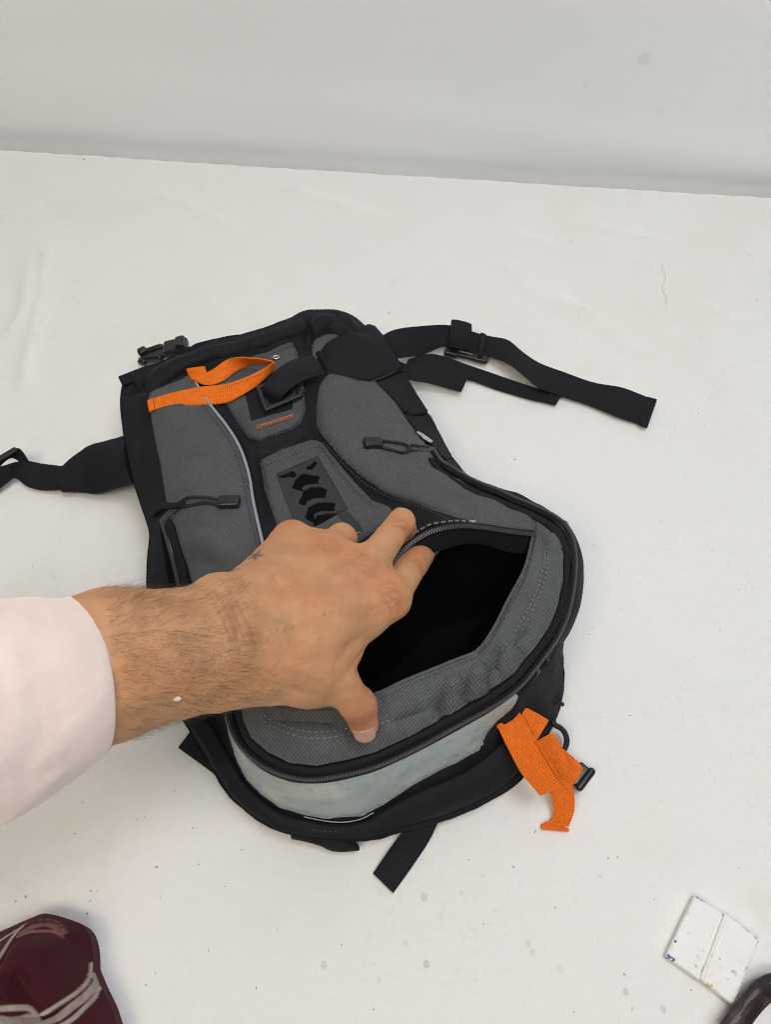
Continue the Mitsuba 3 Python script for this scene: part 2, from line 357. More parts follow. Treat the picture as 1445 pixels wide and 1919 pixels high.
# ------------------------------------------------------------------ backpack: the shape of its top surface
SIL = [(233, 712, .06), (240, 705, .06), (268, 691, .062), (310, 674, .064), (354, 657, .066), (400, 637, .066), (449, 628, .066), (499, 615, .066), (540, 600, .066), (574, 583, .064), (612, 581, .062), (641, 584, .06), (664, 594, .058),
       (684, 612, .056), (716, 650, .05), (745, 688, .045), (762, 715, .042), (782, 745, .042), (803, 778, .042), (825, 818, .044), (846, 856, .048), (872, 890, .054), (905, 908, .066), (950, 925, .080), (1000, 944, .086), (1040, 964, .084), (1062, 990, .076),
       (1079, 1018, .066), (1088, 1055, .06), (1089, 1092, .055), (1083, 1135, .05), (1070, 1172, .042), (1056, 1197, .03), (1051, 1220, .02), (1054, 1260, .015), (1053, 1295, .012), (1046, 1330, .012), (1030, 1370, .012), (1002, 1420, .012), (978, 1458, .012),
       (935, 1490, .012), (880, 1512, .012), (837, 1531, .012), (790, 1544, .012), (750, 1553, .012), (700, 1565, .012), (655, 1561, .012), (600, 1560, .012), (535, 1556, .012), (494, 1530, .012), (449, 1494, .014), (418, 1462, .014), (384, 1418, .016),
       (358, 1372, .02), (345, 1338, .024), (325, 1290, .03), (300, 1220, .04), (282, 1160, .045), (276, 1110, .05), (277, 1060, .053), (281, 1005, .055), (275, 978, .055), (262, 940, .055), (250, 900, .055), (240, 850, .056), (231, 805, .058), (226, 745, .06)]
RIM = [(800, 842, .090), (818, 868, .094), (845, 884, .098), (883, 906, .106), (942, 930, .114), (988, 950, .116), (1024, 968, .114), (1048, 984, .110), (1062, 1006, .106), (1069, 1038, .104), (1067, 1090, .102), (1057, 1142, .102), (1038, 1187, .102), (1014, 1222, .102), (969, 1277, .104), (917, 1315, .104),
       (848, 1353, .104), (778, 1391, .104), (709, 1423, .103), (661, 1438, .102), (594, 1449, .100), (542, 1444, .098), (494, 1423, .096), (456, 1388, .095), (438, 1350, .094), (430, 1310, .093)]
GUS = [(414, 1330, .060), (428, 1366, .050), (445, 1426, .042), (466, 1464, .038), (494, 1492, .036), (528, 1516, .035), (570, 1528, .034), (611, 1536, .033), (677, 1531, .033), (715, 1509, .035), (750, 1486, .037), (798, 1465, .039), (850, 1440, .04), (895, 1410, .042), (934, 1370, .045), (974, 1330, .047), (1010, 1290, .046), (1035, 1245, .05)]
CTRL = [  # lid and panels
    (275, 715, .074), (330, 695, .078), (400, 668, .081), (470, 648, .082), (530, 628, .083), (580, 610, .080), (630, 612, .078), (660, 640, .074),
    (270, 735, .076), (310, 728, .077), (370, 702, .077), (440, 680, .078), (500, 662, .078), (551, 645, .078), (585, 640, .074), (600, 655, .072), (620, 680, .072),
    (255, 780, .071), (262, 850, .070), (275, 900, .069), (285, 950, .068), (296, 1000, .068), (296, 1060, .066), (300, 1110, .064), (305, 1160, .06), (325, 1240, .055), (350, 1300, .05), (375, 1340, .042), (400, 1400, .03),
    (285, 775, .080), (305, 870, .082), (320, 960, .083), (335, 1020, .082), (355, 1090, .082), (380, 1180, .084), (410, 1270, .088),
    (330, 800, .090), (350, 900, .094), (380, 1000, .098), (430, 1090, .102), (440, 1200, .104), (460, 1280, .102),
    (400, 760, .092), (430, 850, .096), (460, 930, .100), (485, 1010, .104), (520, 1100, .108), (520, 1200, .110),
    (440, 740, .090), (480, 850, .094), (500, 900, .100), (530, 800, .094), (540, 720, .090), (575, 760, .092), (590, 830, .097), (600, 900, .104), (580, 950, .106), (640, 960, .110),
    (520, 690, .085), (580, 700, .084), (640, 735, .088), (690, 740, .085), (735, 765, .078), (775, 810, .074), (640, 800, .097), (700, 830, .099), (750, 850, .097), (790, 870, .098),
    (660, 890, .104), (720, 900, .107), (780, 905, .109), (830, 900, .107), (720, 950, .112), (780, 950, .117), (840, 950, .119), (900, 945, .118), (950, 960, .119),
    (740, 990, .122), (790, 985, .133), (834, 973, .136), (880, 975, .133), (940, 985, .127), (1000, 992, .118), (1020, 985, .117), (1040, 1010, .113),
    (680, 1010, .119), (700, 1060, .124), (738, 1050, .142), (770, 1015, .150), (823, 990, .152), (866, 986, .148), (906, 988, .140), (951, 995, .130),
    (640, 1080, .122), (600, 1140, .120), (560, 1220, .116), (520, 1290, .112), (480, 1320, .106),
    # the near lip of the opening and the flap in front of it
    (998, 1010, .117), (982, 1066, .120), (951, 1125, .124), (927, 1173, .126), (896, 1218, .128), (865, 1234, .128), (813, 1255, .127), (754, 1278, .126), (702, 1302, .125), (640, 1318, .121), (580, 1325, .117), (510, 1330, .110),
    (1040, 1060, .112), (1025, 1110, .114), (1000, 1160, .116), (965, 1210, .118), (920, 1265, .119), (860, 1300, .119), (800, 1330, .118), (740, 1360, .117), (680, 1390, .115), (620, 1405, .113), (560, 1405, .109), (510, 1380, .105), (470, 1350, .102),
    # base band and under the webbing on the right
    (1075, 1050, .086), (1078, 1095, .082), (1068, 1150, .078), (1045, 1200, .075), (1030, 1260, .05), (1020, 1330, .03), (990, 1385, .028), (950, 1430, .026), (880, 1470, .027), (800, 1505, .026), (720, 1535, .024), (640, 1548, .024), (560, 1540, .024), (500, 1512, .025), (450, 1460, .027), (420, 1420, .029)]
ctrl = np.array(SIL + GUS + CTRL)
C3 = at(ctrl[:, 0], ctrl[:, 1], ctrl[:, 2])
rim = np.array(RIM)
rim3 = at(rim[:, 0], rim[:, 1], rim[:, 2])
rim3 = catmull(rim3, step=0.008)
pts = np.vstack([C3, rim3])
GX0, GY0, GS = -0.30, 0.04, 0.0015
GX, GY = np.meshgrid(np.arange(GX0, 0.22, GS), np.arange(GY0, 0.60, GS), indexing='ij')
_, first = np.unique(np.round(pts[:, :2], 4), axis=0, return_index=True)
pts = pts[first]
H = RBFInterpolator(pts[:, :2], pts[:, 2], kernel='linear', smoothing=2e-4)(np.stack([GX.ravel(), GY.ravel()], 1)).reshape(GX.shape)
H = gaussian_filter(H, 2.2)
PG = np.stack([GX, GY, 0 * GX], -1)
H0 = H.copy()

def surf(x, y, arr=None):
    return map_coordinates(H if arr is None else arr, [(np.asarray(x) - GX0) / GS, (np.asarray(y) - GY0) / GS], order=1, mode='nearest')

def on(px, py, off=0.0):
    """Where the line of sight to a point of the photograph meets the backpack's surface (plus off)."""
    px, py = np.atleast_1d(np.asarray(px, float)), np.atleast_1d(np.asarray(py, float))
    zs = np.linspace(0.20, 0.0, 401)
    Q = at(px[:, None], py[:, None], zs[None, :])
    g = Q[..., 2] - surf(Q[..., 0], Q[..., 1]) - off
    hit = g <= 0
    k = np.where(hit.any(1), hit.argmax(1), 400)
    k = np.maximum(k, 1)
    r = np.arange(len(px))
    g0, g1 = g[r, k - 1], g[r, k]
    t = np.clip(g0 / np.where(np.abs(g0 - g1) < 1e-12, 1, g0 - g1), 0, 1)
    return at(px, py, zs[k - 1] * (1 - t) + zs[k] * t)

def onp(P, off=0.0):
    P = np.asarray(P, float)
    return on(P[:, 0], P[:, 1], off)

def crease(P, amp, w, end=0.25):
    """Adds a ridge (amp > 0) or groove (amp < 0) of half width w along a line, fading at its ends."""
    global H
    q = catmull(onp(P), step=0.003)[:, :2]
    d, j = cKDTree(q).query(np.stack([GX.ravel(), GY.ravel()], 1), distance_upper_bound=3.5 * w)
    j = np.minimum(j, len(q) - 1)
    s = j / max(1, len(q) - 1)
    e = np.clip(np.minimum(s, 1 - s) / end, 0, 1) if end else 1.0
    H = H + (np.where(np.isfinite(d), amp * np.exp(-(np.minimum(d, 1) / w) ** 2), 0) * e).reshape(GX.shape)

def loop_xy(P, corner=None):
    p = onp(P)
    return p[:, :2]

# soft unevenness of the cloth, then seams, channels and gathers
H = H + 0.0050 * (meshkit.fbm(PG * 22 + 2, 3, 11) - 0.5) + 0.0022 * (meshkit.fbm(PG * 60 + 5, 3, 12) - 0.5)
for P, a, w in [
    ([(585, 700), (592, 760), (596, 810), (640, 868), (690, 908), (760, 938), (830, 960)], -.0045, .006),
    ([(425, 745), (450, 800), (470, 850), (485, 930), (500, 1010)], -.004, .006),
    ([(470, 850), (520, 838), (580, 812)], -.005, .006), ([(460, 870), (530, 850), (590, 820)], .002, .006),
    ([(286, 735), (354, 702), (432, 677), (491, 663), (551, 643), (590, 634)], -.006, .006),
    ([(250, 745), (290, 690), (330, 672)], -.004, .007), ([(240, 745), (262, 720), (280, 735)], -.005, .006), ([(300, 700), (350, 684), (420, 655)], .003, .009),
    ([(573, 592), (577, 625), (585, 660)], -.005, .005), ([(640, 590), (612, 612), (592, 640)], -.005, .005), ([(655, 600), (640, 625), (618, 640)], .004, .006), ([(625, 600), (600, 625)], .004, .006), ([(690, 640), (650, 615), (625, 610)], -.003, .006),
    ([(600, 650), (610, 675), (590, 690)], -.003, .006),
    # gathers of the lower flap
    ([(1010, 985), (1022, 1020), (1026, 1050)], -.004, .0042), ([(1034, 1000), (1044, 1040)], .002, .005),
    ([(985, 1140), (1012, 1110)], -.002, .004), ([(1000, 1170), (968, 1200), (952, 1230)], -.0032, .004), ([(1030, 1130), (1010, 1180), (985, 1215)], .0025, .005),
    ([(945, 1205), (930, 1235), (935, 1262)], -.0048, .0038), ([(965, 1215), (948, 1245), (955, 1270)], .0042, .004), ([(985, 1215), (968, 1245)], -.003, .0035),
    ([(905, 1245), (893, 1275), (905, 1300)], .0048, .0045), ([(922, 1240), (912, 1275), (925, 1295)], -.0048, .0035),
    ([(885, 1262), (868, 1292), (880, 1320)], -.0052, .0038), ([(862, 1270), (845, 1300), (855, 1330)], .0045, .0045), ([(835, 1285), (820, 1315), (835, 1340)], -.0045, .0038),
    ([(810, 1300), (800, 1325), (812, 1350)], .0032, .0045), ([(770, 1322), (830, 1312), (880, 1288), (930, 1262)], -.0025, .0035), ([(720, 1352), (780, 1335), (840, 1320)], -.0035, .004), ([(710, 1345), (760, 1322), (800, 1305)], .003, .0045), ([(700, 1375), (760, 1362), (820, 1338)], .0025, .0045),
    ([(490, 1340), (560, 1352), (640, 1350)], -.003, .0055), ([(480, 1365), (540, 1378), (620, 1378)], .0025, .006), ([(600, 1345), (650, 1362), (690, 1385)], -.004, .006),
    # folds in the grey panels
    ([(360, 1000), (395, 1020), (430, 1040)], .0035, .008), ([(340, 1040), (390, 1050), (430, 1075)], -.003, .008), ([(325, 985), (365, 985), (400, 1000)], -.002, .006),
    ([(770, 870), (810, 880), (860, 905)], -.0022, .007), ([(740, 905), (800, 895), (870, 915)], .002, .008), ([(690, 800), (720, 840), (735, 880)], -.0018, .008), ([(860, 920), (920, 935), (990, 965)], -.0022, .006), ([(630, 740), (680, 760), (740, 800)], .0018, .009),
    # the side on the right: shallow sags
    ([(1040, 1235), (1022, 1280), (1000, 1330)], .004, .007), ([(1050, 1240), (1038, 1290), (1030, 1330)], -.003, .005), ([(880, 1440), (800, 1478), (730, 1512)], .004, .006), ([(900, 1462), (820, 1500), (740, 1530)], -.003, .004),
    # scuffed dents in the grey reflective band
    ([(740, 1470), (770, 1440), (830, 1420), (880, 1405)], -.0022, .004), ([(560, 1480), (600, 1500), (640, 1515)], -.002, .008)]:
    crease(P, a * 1.45, w)

OPEN = [(735, 1078), (740, 1056), (760, 1029), (789, 1006), (823, 992), (866, 987), (906, 990), (951, 997), (1000, 1002), (997, 1010), (982, 1066), (951, 1125), (927, 1173), (896, 1218), (865, 1232), (813, 1253), (754, 1277), (702, 1301), (640, 1316), (560, 1322), (492, 1318), (500, 1306), (560, 1270), (620, 1200), (680, 1130)]
open_xy = resample(loop_xy(OPEN), 0.002, True)
open_poly = Polygon(open_xy).buffer(0)
sil = np.array(SIL)
sil_xy = catmull(at(sil[:, 0], sil[:, 1], sil[:, 2]), step=0.003, closed=True)[:, :2]
sil_poly = Polygon(sil_xy).buffer(0)

def tri_plan(poly, res, rings=(0.0,), step=0.002):
    """Plan points and triangles filling a polygon: rings of points at the given insets, a staggered grid inside."""
    P = []
    for r in rings:
        q = poly.buffer(-r, join_style=2) if r else poly
        for g in getattr(q, 'geoms', [q]):
            if g.is_empty:
                continue
            for line in [g.exterior, *g.interiors]:
                P.append(resample(np.array(line.coords)[:-1], min(res, step), True))
    x0, y0, x1, y1 = poly.bounds
    inner = poly.buffer(-rings[-1] - res * 0.6)
    if not inner.is_empty:
        yy = np.arange(y0, y1 + res, res * 0.866)
        G = np.array([[x + (k % 2) * res / 2, y] for k, y in enumerate(yy) for x in np.arange(x0, x1 + res, res)])
        G = G[shapely.contains_xy(inner, G[:, 0], G[:, 1])]
        P.append(G)
    P = np.vstack(P)
    P = P[np.unique(np.round(P, 5), axis=0, return_index=True)[1]]
    f = Delaunay(P).simplices
    c = P[f].mean(1)
    f = f[shapely.contains_xy(poly, c[:, 0], c[:, 1])]
    a = P[f]
    s = (a[:, 1, 0] - a[:, 0, 0]) * (a[:, 2, 1] - a[:, 0, 1]) - (a[:, 1, 1] - a[:, 0, 1]) * (a[:, 2, 0] - a[:, 0, 0])
    f[s < 0] = f[s < 0][:, ::-1]
    f = f[np.abs(s) > 1e-11]
    used = np.unique(f)
    m = np.full(len(P), -1); m[used] = np.arange(len(used))
    return P[used], m[f]

def surf_normal(x, y):
    e = 0.002
    hx = (surf(x + e, y) - surf(x - e, y)) / (2 * e)
    hy = (surf(x, y + e) - surf(x, y - e)) / (2 * e)
    n = np.stack([-hx, -hy, np.ones_like(hx)], -1)
    return n / np.linalg.norm(n, axis=-1, keepdims=True)

def drape(key, P, mat, off=0.0018, edge=0.0015, res=0.003, round_=0.0, puff=0.0, cut=None, label=None, smooth=50, world=False, extra=None):
    """A sewn-on cloth piece: the outline P (photo points, or plan points if world) laid over the backpack, its edge tucked under."""
    xy = np.asarray(P, float) if world else loop_xy(P)
    poly = Polygon(xy).buffer(0)
    if round_:
        poly = poly.buffer(-round_).buffer(2 * round_).buffer(-round_)
    if cut is not None:
        poly = poly.difference(cut)
    if poly.geom_type != 'Polygon':
        poly = max(poly.geoms, key=lambda g: g.area)
    p, f = tri_plan(poly, res, rings=(0.0, edge))
    d = shapely.distance(shapely.points(p), poly.boundary)
    o = off * np.clip(d / edge, 0, 1) ** 0.5 - 0.0012 * (d < 1e-6)
    if puff:
        o = o + puff * (1 - np.exp(-d / 0.012))
    if extra is not None:
        o = o + extra(p, d)
    n = surf_normal(p[:, 0], p[:, 1])
    v = np.column_stack([p, surf(p[:, 0], p[:, 1])]) + n * o[:, None]
    return put(key, (v, f), mat, smooth=smooth, label=label)

def dashes(key, lines, mat, dash=0.0022, gap=0.0016, r=0.00032, lift=0.0, label=None):
    """Stitching: small raised dashes along 3D lines, one part."""
    C, X, Z = [], [], []
    for q in lines:
        q = resample(q, dash + gap)
        t = np.gradient(q, axis=0)
        t /= np.linalg.norm(t, axis=1, keepdims=True) + 1e-12
        n = surf_normal(q[:, 0], q[:, 1])
        C.append(q + n * lift); X.append(t); Z.append(n)
    C, X, Z = np.vstack(C), np.vstack(X), np.vstack(Z)
    Y = np.cross(Z, X)
    return put(key, boxes(C, X, Y, Z, dash / 2, r * 1.3, r), mat, smooth=False, label=label, kind='stuff')

def teeth(key, q, mat, width=0.0016, pitch=0.0014, lift=0.0007, nrm=None):
    """The coil of a zipper: one row of small teeth each side of the line."""
    q = resample(q, pitch)
    t = np.gradient(q, axis=0)
    t /= np.linalg.norm(t, axis=1, keepdims=True) + 1e-12
    n = surf_normal(q[:, 0], q[:, 1]) if nrm is None else np.broadcast_to(np.asarray(nrm, float), q.shape)
    n = n - t * (n * t).sum(1, keepdims=True)
    n /= np.linalg.norm(n, axis=1, keepdims=True)
    y = np.cross(n, t)
    a = boxes(q + n * lift + y * width * 0.35, t, y, n, pitch * 0.30, width * 0.42, 0.0006)
    b = boxes(q + n * lift - y * width * 0.35 + t * pitch / 2, t, y, n, pitch * 0.30, width * 0.42, 0.0006)
    return put(key, cat([a, b]), mat, smooth=False, kind='stuff')

def path_tape(key, q, width, thick, mat, side=0.0, lift=0.0006, label=None):
    """A flat tape following a 3D line on the backpack."""
    n = surf_normal(q[:, 0], q[:, 1])
    t = np.gradient(q, axis=0); t /= np.linalg.norm(t, axis=1, keepdims=True) + 1e-12
    y = np.cross(n, t)
    c = q + y * side
    def settle(p):
        m = surf_normal(p[:, 0], p[:, 1])
        z = surf(p[:, 0], p[:, 1])
        p = p.copy(); p[:, 2] = np.maximum(p[:, 2], z)
        return p + m * lift
    k = max(1, len(q) // 60)
    sel = np.r_[0:len(q) - 1:k, len(q) - 1]
    return ribbon(key, settle(c - y * width / 2)[sel], settle(c + y * width / 2)[sel], thick, mat, label=label)

# ------------------------------------------------------------------ backpack: body
shell_poly = sil_poly.difference(open_poly)
p, f = tri_plan(shell_poly, 0.0028, rings=(0.0,))
z = surf(p[:, 0], p[:, 1])
v = np.column_stack([p, z])
# rim goes down to the floor, tucked in under the body
ring = resample(sil_xy, 0.003, True)
zr = surf(ring[:, 0], ring[:, 1])
nrm2 = np.roll(ring, -1, 0) - np.roll(ring, 1, 0)
nrm2 = np.stack([nrm2[:, 1], -nrm2[:, 0]], 1); nrm2 /= np.linalg.norm(nrm2, axis=1, keepdims=True)
if Polygon(ring).exterior.is_ccw:
    nrm2 = -nrm2
skirts = []
for t, inn, top in [(0, -0.0004, 0.0003), (0.12, -0.0006, 0), (0.35, 0.002, 0), (0.7, 0.006, 0), (1.0, 0.016, 0)]:
    skirts.append(np.column_stack([ring + nrm2 * inn, zr * (1 - t) + 0.0005 * t + top]))
m = len(ring)
S = np.vstack(skirts)
F = []
for a in range(len(skirts) - 1):
    j = np.arange(m); k = (j + 1) % m
    F.append(np.stack([a * m + j, a * m + k, (a + 1) * m + k, (a + 1) * m + j], 1))
F = np.vstack(F)
F = np.vstack([F[:, [0, 1, 2]], F[:, [0, 2, 3]]])
put('backpack__shell', cat([(v, f), (S, F)]), 'mat_black_nylon', smooth=60, label='black nylon body of the backpack')

# lining of the open front pocket: a deep bowl
p, f = tri_plan(open_poly.buffer(0.004), 0.004, rings=(0.0, 0.003))
d = shapely.distance(shapely.points(p), open_poly.buffer(0.004).boundary)
z = np.maximum(surf(p[:, 0], p[:, 1]) - 0.0015 - np.clip(d / 0.004, 0, 1) * 0.012 - np.maximum(d - 0.004, 0) * 6, 0.014 + 0.006 * meshkit.fbm(np.column_stack([p * 25, 0 * d]), 3, 4))
put('backpack__pocket_lining', (np.column_stack([p, z]), f), 'mat_lining', smooth=True, label='dark black lining inside the open front pocket')
# ------------------------------------------------------------------ backpack: sewn panels
tag('backpack', 'black and grey backpack on the white cloth, its front pocket held open by a hand', 'backpack')
LEFT_PIPE = [(366, 716), (391, 755), (424, 797), (449, 838), (466, 888), (475, 942), (491, 1013), (505, 1075), (515, 1140), (515, 1200)]
PL = [(281, 738), (354, 699), (368, 712)] + [(x - 2, y) for x, y in LEFT_PIPE[1:]] + [(500, 1262), (470, 1290), (430, 1285), (400, 1220), (378, 1150), (362, 1098), (346, 1050), (333, 1005), (322, 975), (313, 942), (302, 875), (289, 817), (281, 772), (277, 752)]
drape('backpack__side_panel', PL, 'mat_grey_nylon', off=.0022, puff=.002, cut=open_poly, label='left grey woven nylon panel with pale piping')
PR = [(592, 800), (592, 765), (597, 728), (612, 705), (660, 700), (700, 715), (735, 752), (752, 775), (770, 802), (792, 828), (806, 850), (830, 882), (852, 899), (883, 917), (940, 938), (985, 956), (1004, 968), (1004, 976), (1003, 1002), (951, 995), (906, 987), (882, 980), (834, 964), (781, 945), (719, 925), (677, 896), (636, 859), (605, 822)]
drape('backpack__side_panel', PR, 'mat_grey_nylon', off=.0024, puff=.002, cut=open_poly, label='right grey woven nylon panel sweeping to the corner of the open pocket')
# wedge of grey panel that shows under the lid
drape('backpack__lid_gusset', [(583, 652), (596, 634), (618, 622), (640, 628), (628, 652), (604, 672), (588, 682)], 'mat_grey_nylon', off=.0018, label='grey wedge showing beneath the hip pad')

# pale piping down the left panel, stitching beside it
q = catmull(onp(LEFT_PIPE, .003), step=.002)
put('backpack__piping', tube(q[::2], .00135, 8), 'mat_piping', smooth=True, label='pale reflective piping along the left panel')
q2 = catmull(onp([(x - 11, y + 4) for x, y in LEFT_PIPE[1:]], .0045), step=.002)
dashes('backpack__piping__stitching', [q2], 'mat_dark_thread', .0018, .0018, .0003)

# upper grey patch with the buckle on it
PATCH = [(441, 684), (500, 660), (549, 640), (560, 672), (570, 725), (573, 772), (566, 792), (548, 806), (486, 828), (466, 824), (448, 798), (424, 759), (398, 722), (388, 706)]
drape('backpack__buckle_patch', PATCH, 'mat_grey_patch', off=.0022, edge=.0008, round_=.003, puff=.0008, label='grey patch with black webbing buckle and orange stitching')
drape('backpack__buckle_patch__inset', [(459, 745), (472, 794), (551, 771), (550, 735), (520, 700), (480, 715)], 'mat_black_nylon', off=.0034, edge=.0006)
drape('backpack__buckle_patch__inset', [(482, 735), (494, 773), (506, 776), (562, 750), (575, 738), (570, 735), (506, 765), (497, 730)], 'mat_rubber', off=.0042, edge=.0006)
lines = []
inner = resample(onp([(444, 690), (549, 646), (556, 672), (566, 725), (568, 770), (562, 787), (546, 800), (487, 822), (468, 818), (452, 795), (428, 757), (402, 720)], .0046), .002, True)
lines.append(inner)
dashes('backpack__buckle_patch__stitching', lines, 'mat_dark_thread', .0016, .0016, .00026)
# orange zigzag bar
a, b = on(482, 802, .004)[0], on(549, 780, .004)[0]
n_z = 21
zz = np.array([a + (b - a) * k / (n_z * 2) + np.array([0, 1, 0.25]) * (0.0012 if k % 2 else -0.0012) for k in range(n_z * 2 + 1)])
put('backpack__buckle_patch__bar_tack', tube(zz, .00030, 5), 'mat_orange_thread', smooth=True, label='orange zigzag bar tack', kind='stuff')
put('backpack__buckle_patch__bar_tack', tube(np.linspace(a + [0, .0013, .0006], b + [0, .0013, .0006], 8), .0003, 5), 'mat_orange_thread', smooth=True)
# eyelet
e = on(517.5, 670, .0042)[0]
n_e = surf_normal(e[:1], e[1:2])[0]
tor = trimesh.creation.torus(.0024, .0009, 28, 10)
put('backpack__eyelet', place((tor.vertices, tor.faces), e, np.cross(n_e, [0, 1, 0]), z=n_e), 'mat_metal', smooth=True, label='small round metal eyelet')
# square plastic loop standing on the patch, webbing threaded through it
def bar(key, pts, r, mat, n=6):
    return put(key, tube(np.array(pts), r, 8), mat, smooth=True)
B0, B1, B2, B3 = on(484, 727, .012)[0], on(499, 768, .009)[0], on(564, 741, .008)[0], on(545, 704, .007)[0]
def frame_bar(p, q, w, h):
    d = q - p
    return place(rounded_box(np.linalg.norm(d) + w, w, h, min(w, h) * 0.3), (p + q) / 2, d)
put('backpack__buckle', cat([frame_bar(B0, B1, .0034, .0028), frame_bar(B1, B2, .0034, .0028), frame_bar(B2, B3, .0034, .0028), frame_bar(B0, B3, .0034, .0028)]), 'mat_black_plastic', smooth=40, label='black plastic square loop holding a webbing strap')
ribbon('backpack__lid_strap', [*on([586, 562, 540, 519, 504, 494], [666, 671, 679, 693, 709, 725], .013), on(494, 742, .003)[0]], [*on([609, 590, 572, 556, 543, 531], [702, 706, 712, 721, 730, 742], .013), on(519, 758, .003)[0]], .0014, 'mat_black_webbing', bulge=.0015, label='black ribbed webbing strap from the lid to the square buckle')

# lower grey frame patch round a black moulded lattice
FRAME = [(489, 866), (598, 829), (609, 836), (638, 875), (667, 911), (698, 940), (729, 952), (738, 962), (722, 984), (673, 1017), (645, 1040), (600, 1060), (555, 1060), (530, 1030), (515, 979), (498, 920)]
win = [(520, 892), (595, 860), (652, 958), (634, 966), (590, 990), (552, 980)]
win_poly = Polygon(loop_xy(win))
drape('backpack__frame_patch', FRAME, 'mat_grey_patch', off=.0026, edge=.0008, round_=.003, puff=.0008, cut=win_poly, label='grey patch framing a black moulded lattice')
lines = [resample(onp([(493, 872), (598, 835), (608, 845), (640, 890), (672, 925), (700, 948)], .0052), .002), resample(onp([(493, 872), (503, 925), (519, 985)], .0052), .002)]
dashes('backpack__frame_patch__stitching', lines, 'mat_dark_thread', .0016, .0016, .00026)
zl = lambda q: [(480 + .2076 * x, 840 + .2076 * y) for x, y in q]
SLOTS = [zl([(205, 268), (335, 222), (362, 255), (335, 275), (300, 262), (260, 275)]), zl([(458, 192), (545, 130), (520, 188), (475, 202)]),
         zl([(335, 362), (370, 290), (430, 245), (500, 262), (570, 268), (550, 325), (470, 330), (412, 350), (405, 392)]),
         zl([(392, 500), (430, 430), (435, 400), (500, 368), (580, 365), (635, 390), (615, 450), (520, 455), (450, 482), (445, 522)]),
         zl([(455, 640), (480, 545), (560, 508), (640, 505), (710, 512), (695, 568), (590, 570), (520, 592), (512, 650), (530, 680)]),
         zl([(530, 725), (528, 662), (560, 622), (640, 607), (720, 606), (830, 568), (780, 600), (640, 690), (548, 732)])]
slots = shapely.union_all([Polygon(loop_xy(q)).buffer(0).buffer(-.0003).buffer(.0006) for q in SLOTS])
drape('backpack__frame_patch__dark_backing', win_poly.buffer(.001, join_style=2).exterior.coords[:-1], 'mat_lining', off=.0005, edge=.0004, world=True)  # flat near-black sheet gives the slots their dark depth
drape('backpack__frame_patch__lattice', win_poly.buffer(.003, join_style=2).exterior.coords[:-1], 'mat_rubber', off=.0016, edge=.0006, res=.002, cut=slots, world=True, label='black moulded rubber lattice with arched slots')
drape('backpack__frame_patch__logo_tab', [(632, 968), (651, 958), (679, 988), (684, 1003), (672, 1000), (655, 1000)], 'mat_rubber', off=.0036, edge=.0006)
a = on(672, 999, .0045)[0]
put('backpack__frame_patch__thread', tube(a + np.array([[-.0012, -.0006, 0], [0, .0008, .0004], [.001, -.0002, .0003], [.0018, .0008, 0]]), .00035, 5), 'mat_orange_thread', smooth=True)

# lid band: padded black roll across the top
LID = [(240, 712), (268, 695), (310, 679), (354, 664), (400, 648), (449, 638), (499, 624), (540, 608), (570, 593), (578, 606), (580, 628), (551, 636), (491, 657), (432, 671), (354, 696), (300, 726), (281, 737), (262, 738)]
drape('backpack__lid', LID, 'mat_black_nylon', off=.002, edge=.003, puff=.004, label='black padded band across the top of the backpack')
drape('backpack__lid_corner', [(576, 592), (612, 588), (640, 590), (662, 598), (684, 618), (680, 640), (640, 640), (612, 634), (596, 634), (583, 640), (580, 615)], 'mat_black_nylon', off=.002, edge=.003, puff=.0025, label='creased black corner of the lid',
      extra=lambda p, d: .0028 * (meshkit.fbm(np.column_stack([p * [75, 45], 0 * d]), 3, 21) - .5) * np.clip(d / .004, 0, 1))
# the padded back edge that shows past the lid
back = [(345, 662), (362, 648), (383, 641), (430, 631), (466, 627), (505, 616), (540, 602)]
A3 = np.array([at(x, y, .050) for x, y in back]); B3_ = np.array([at(x + 6, y + 18, .046) for x, y in back])
ribbon('backpack__back_edge', A3, B3_, .008, 'mat_black_nylon', bulge=.002, wob=.0012, label='black padded back edge showing past the lid')
put('backpack__lid_tab', place(rounded_box(.02, .012, .004, .0015), on(245, 708, .001)[0], [1, .55, 0]), 'mat_black_nylon', smooth=40)

# hip pad folded over the right top corner
PAD = [(587, 664), (611, 644), (640, 626), (684, 613), (700, 617), (716, 634), (733, 660), (748, 688), (757, 698), (740, 703), (718, 715), (693, 723), (668, 721), (640, 712), (608, 704), (604, 694)]
drape('backpack__hip_pad', PAD, 'mat_black_nylon', off=.005, edge=.0016, puff=.004, res=.0028, label='black hip pad folded over the right top corner',
      extra=lambda p, d: .003 * (meshkit.fbm(np.column_stack([p * 40, 0 * d]), 3, 9) - .5) * np.clip(d / .006, 0, 1))
q = resample(onp([(607, 698), (640, 706), (668, 715), (693, 717), (716, 709), (740, 697)], .0115), .002)
dashes('backpack__hip_pad__stitching', [q], 'mat_dark_thread', .0018, .0018, .0003, lift=.0006)
drape('backpack__side_wing', [(700, 722), (716, 716), (745, 702), (757, 700), (782, 745), (803, 778), (803, 776), (770, 783), (750, 770), (733, 750)], 'mat_black_nylon', off=.003, edge=.0012, puff=.002, label='black side panel below the hip pad')
drape('backpack__side_wing', [(752, 779), (772, 783), (804, 778), (826, 820), (846, 858), (838, 866), (826, 858), (806, 836), (790, 822), (770, 800)], 'mat_black_nylon', off=.0022, edge=.0012, puff=.0015)

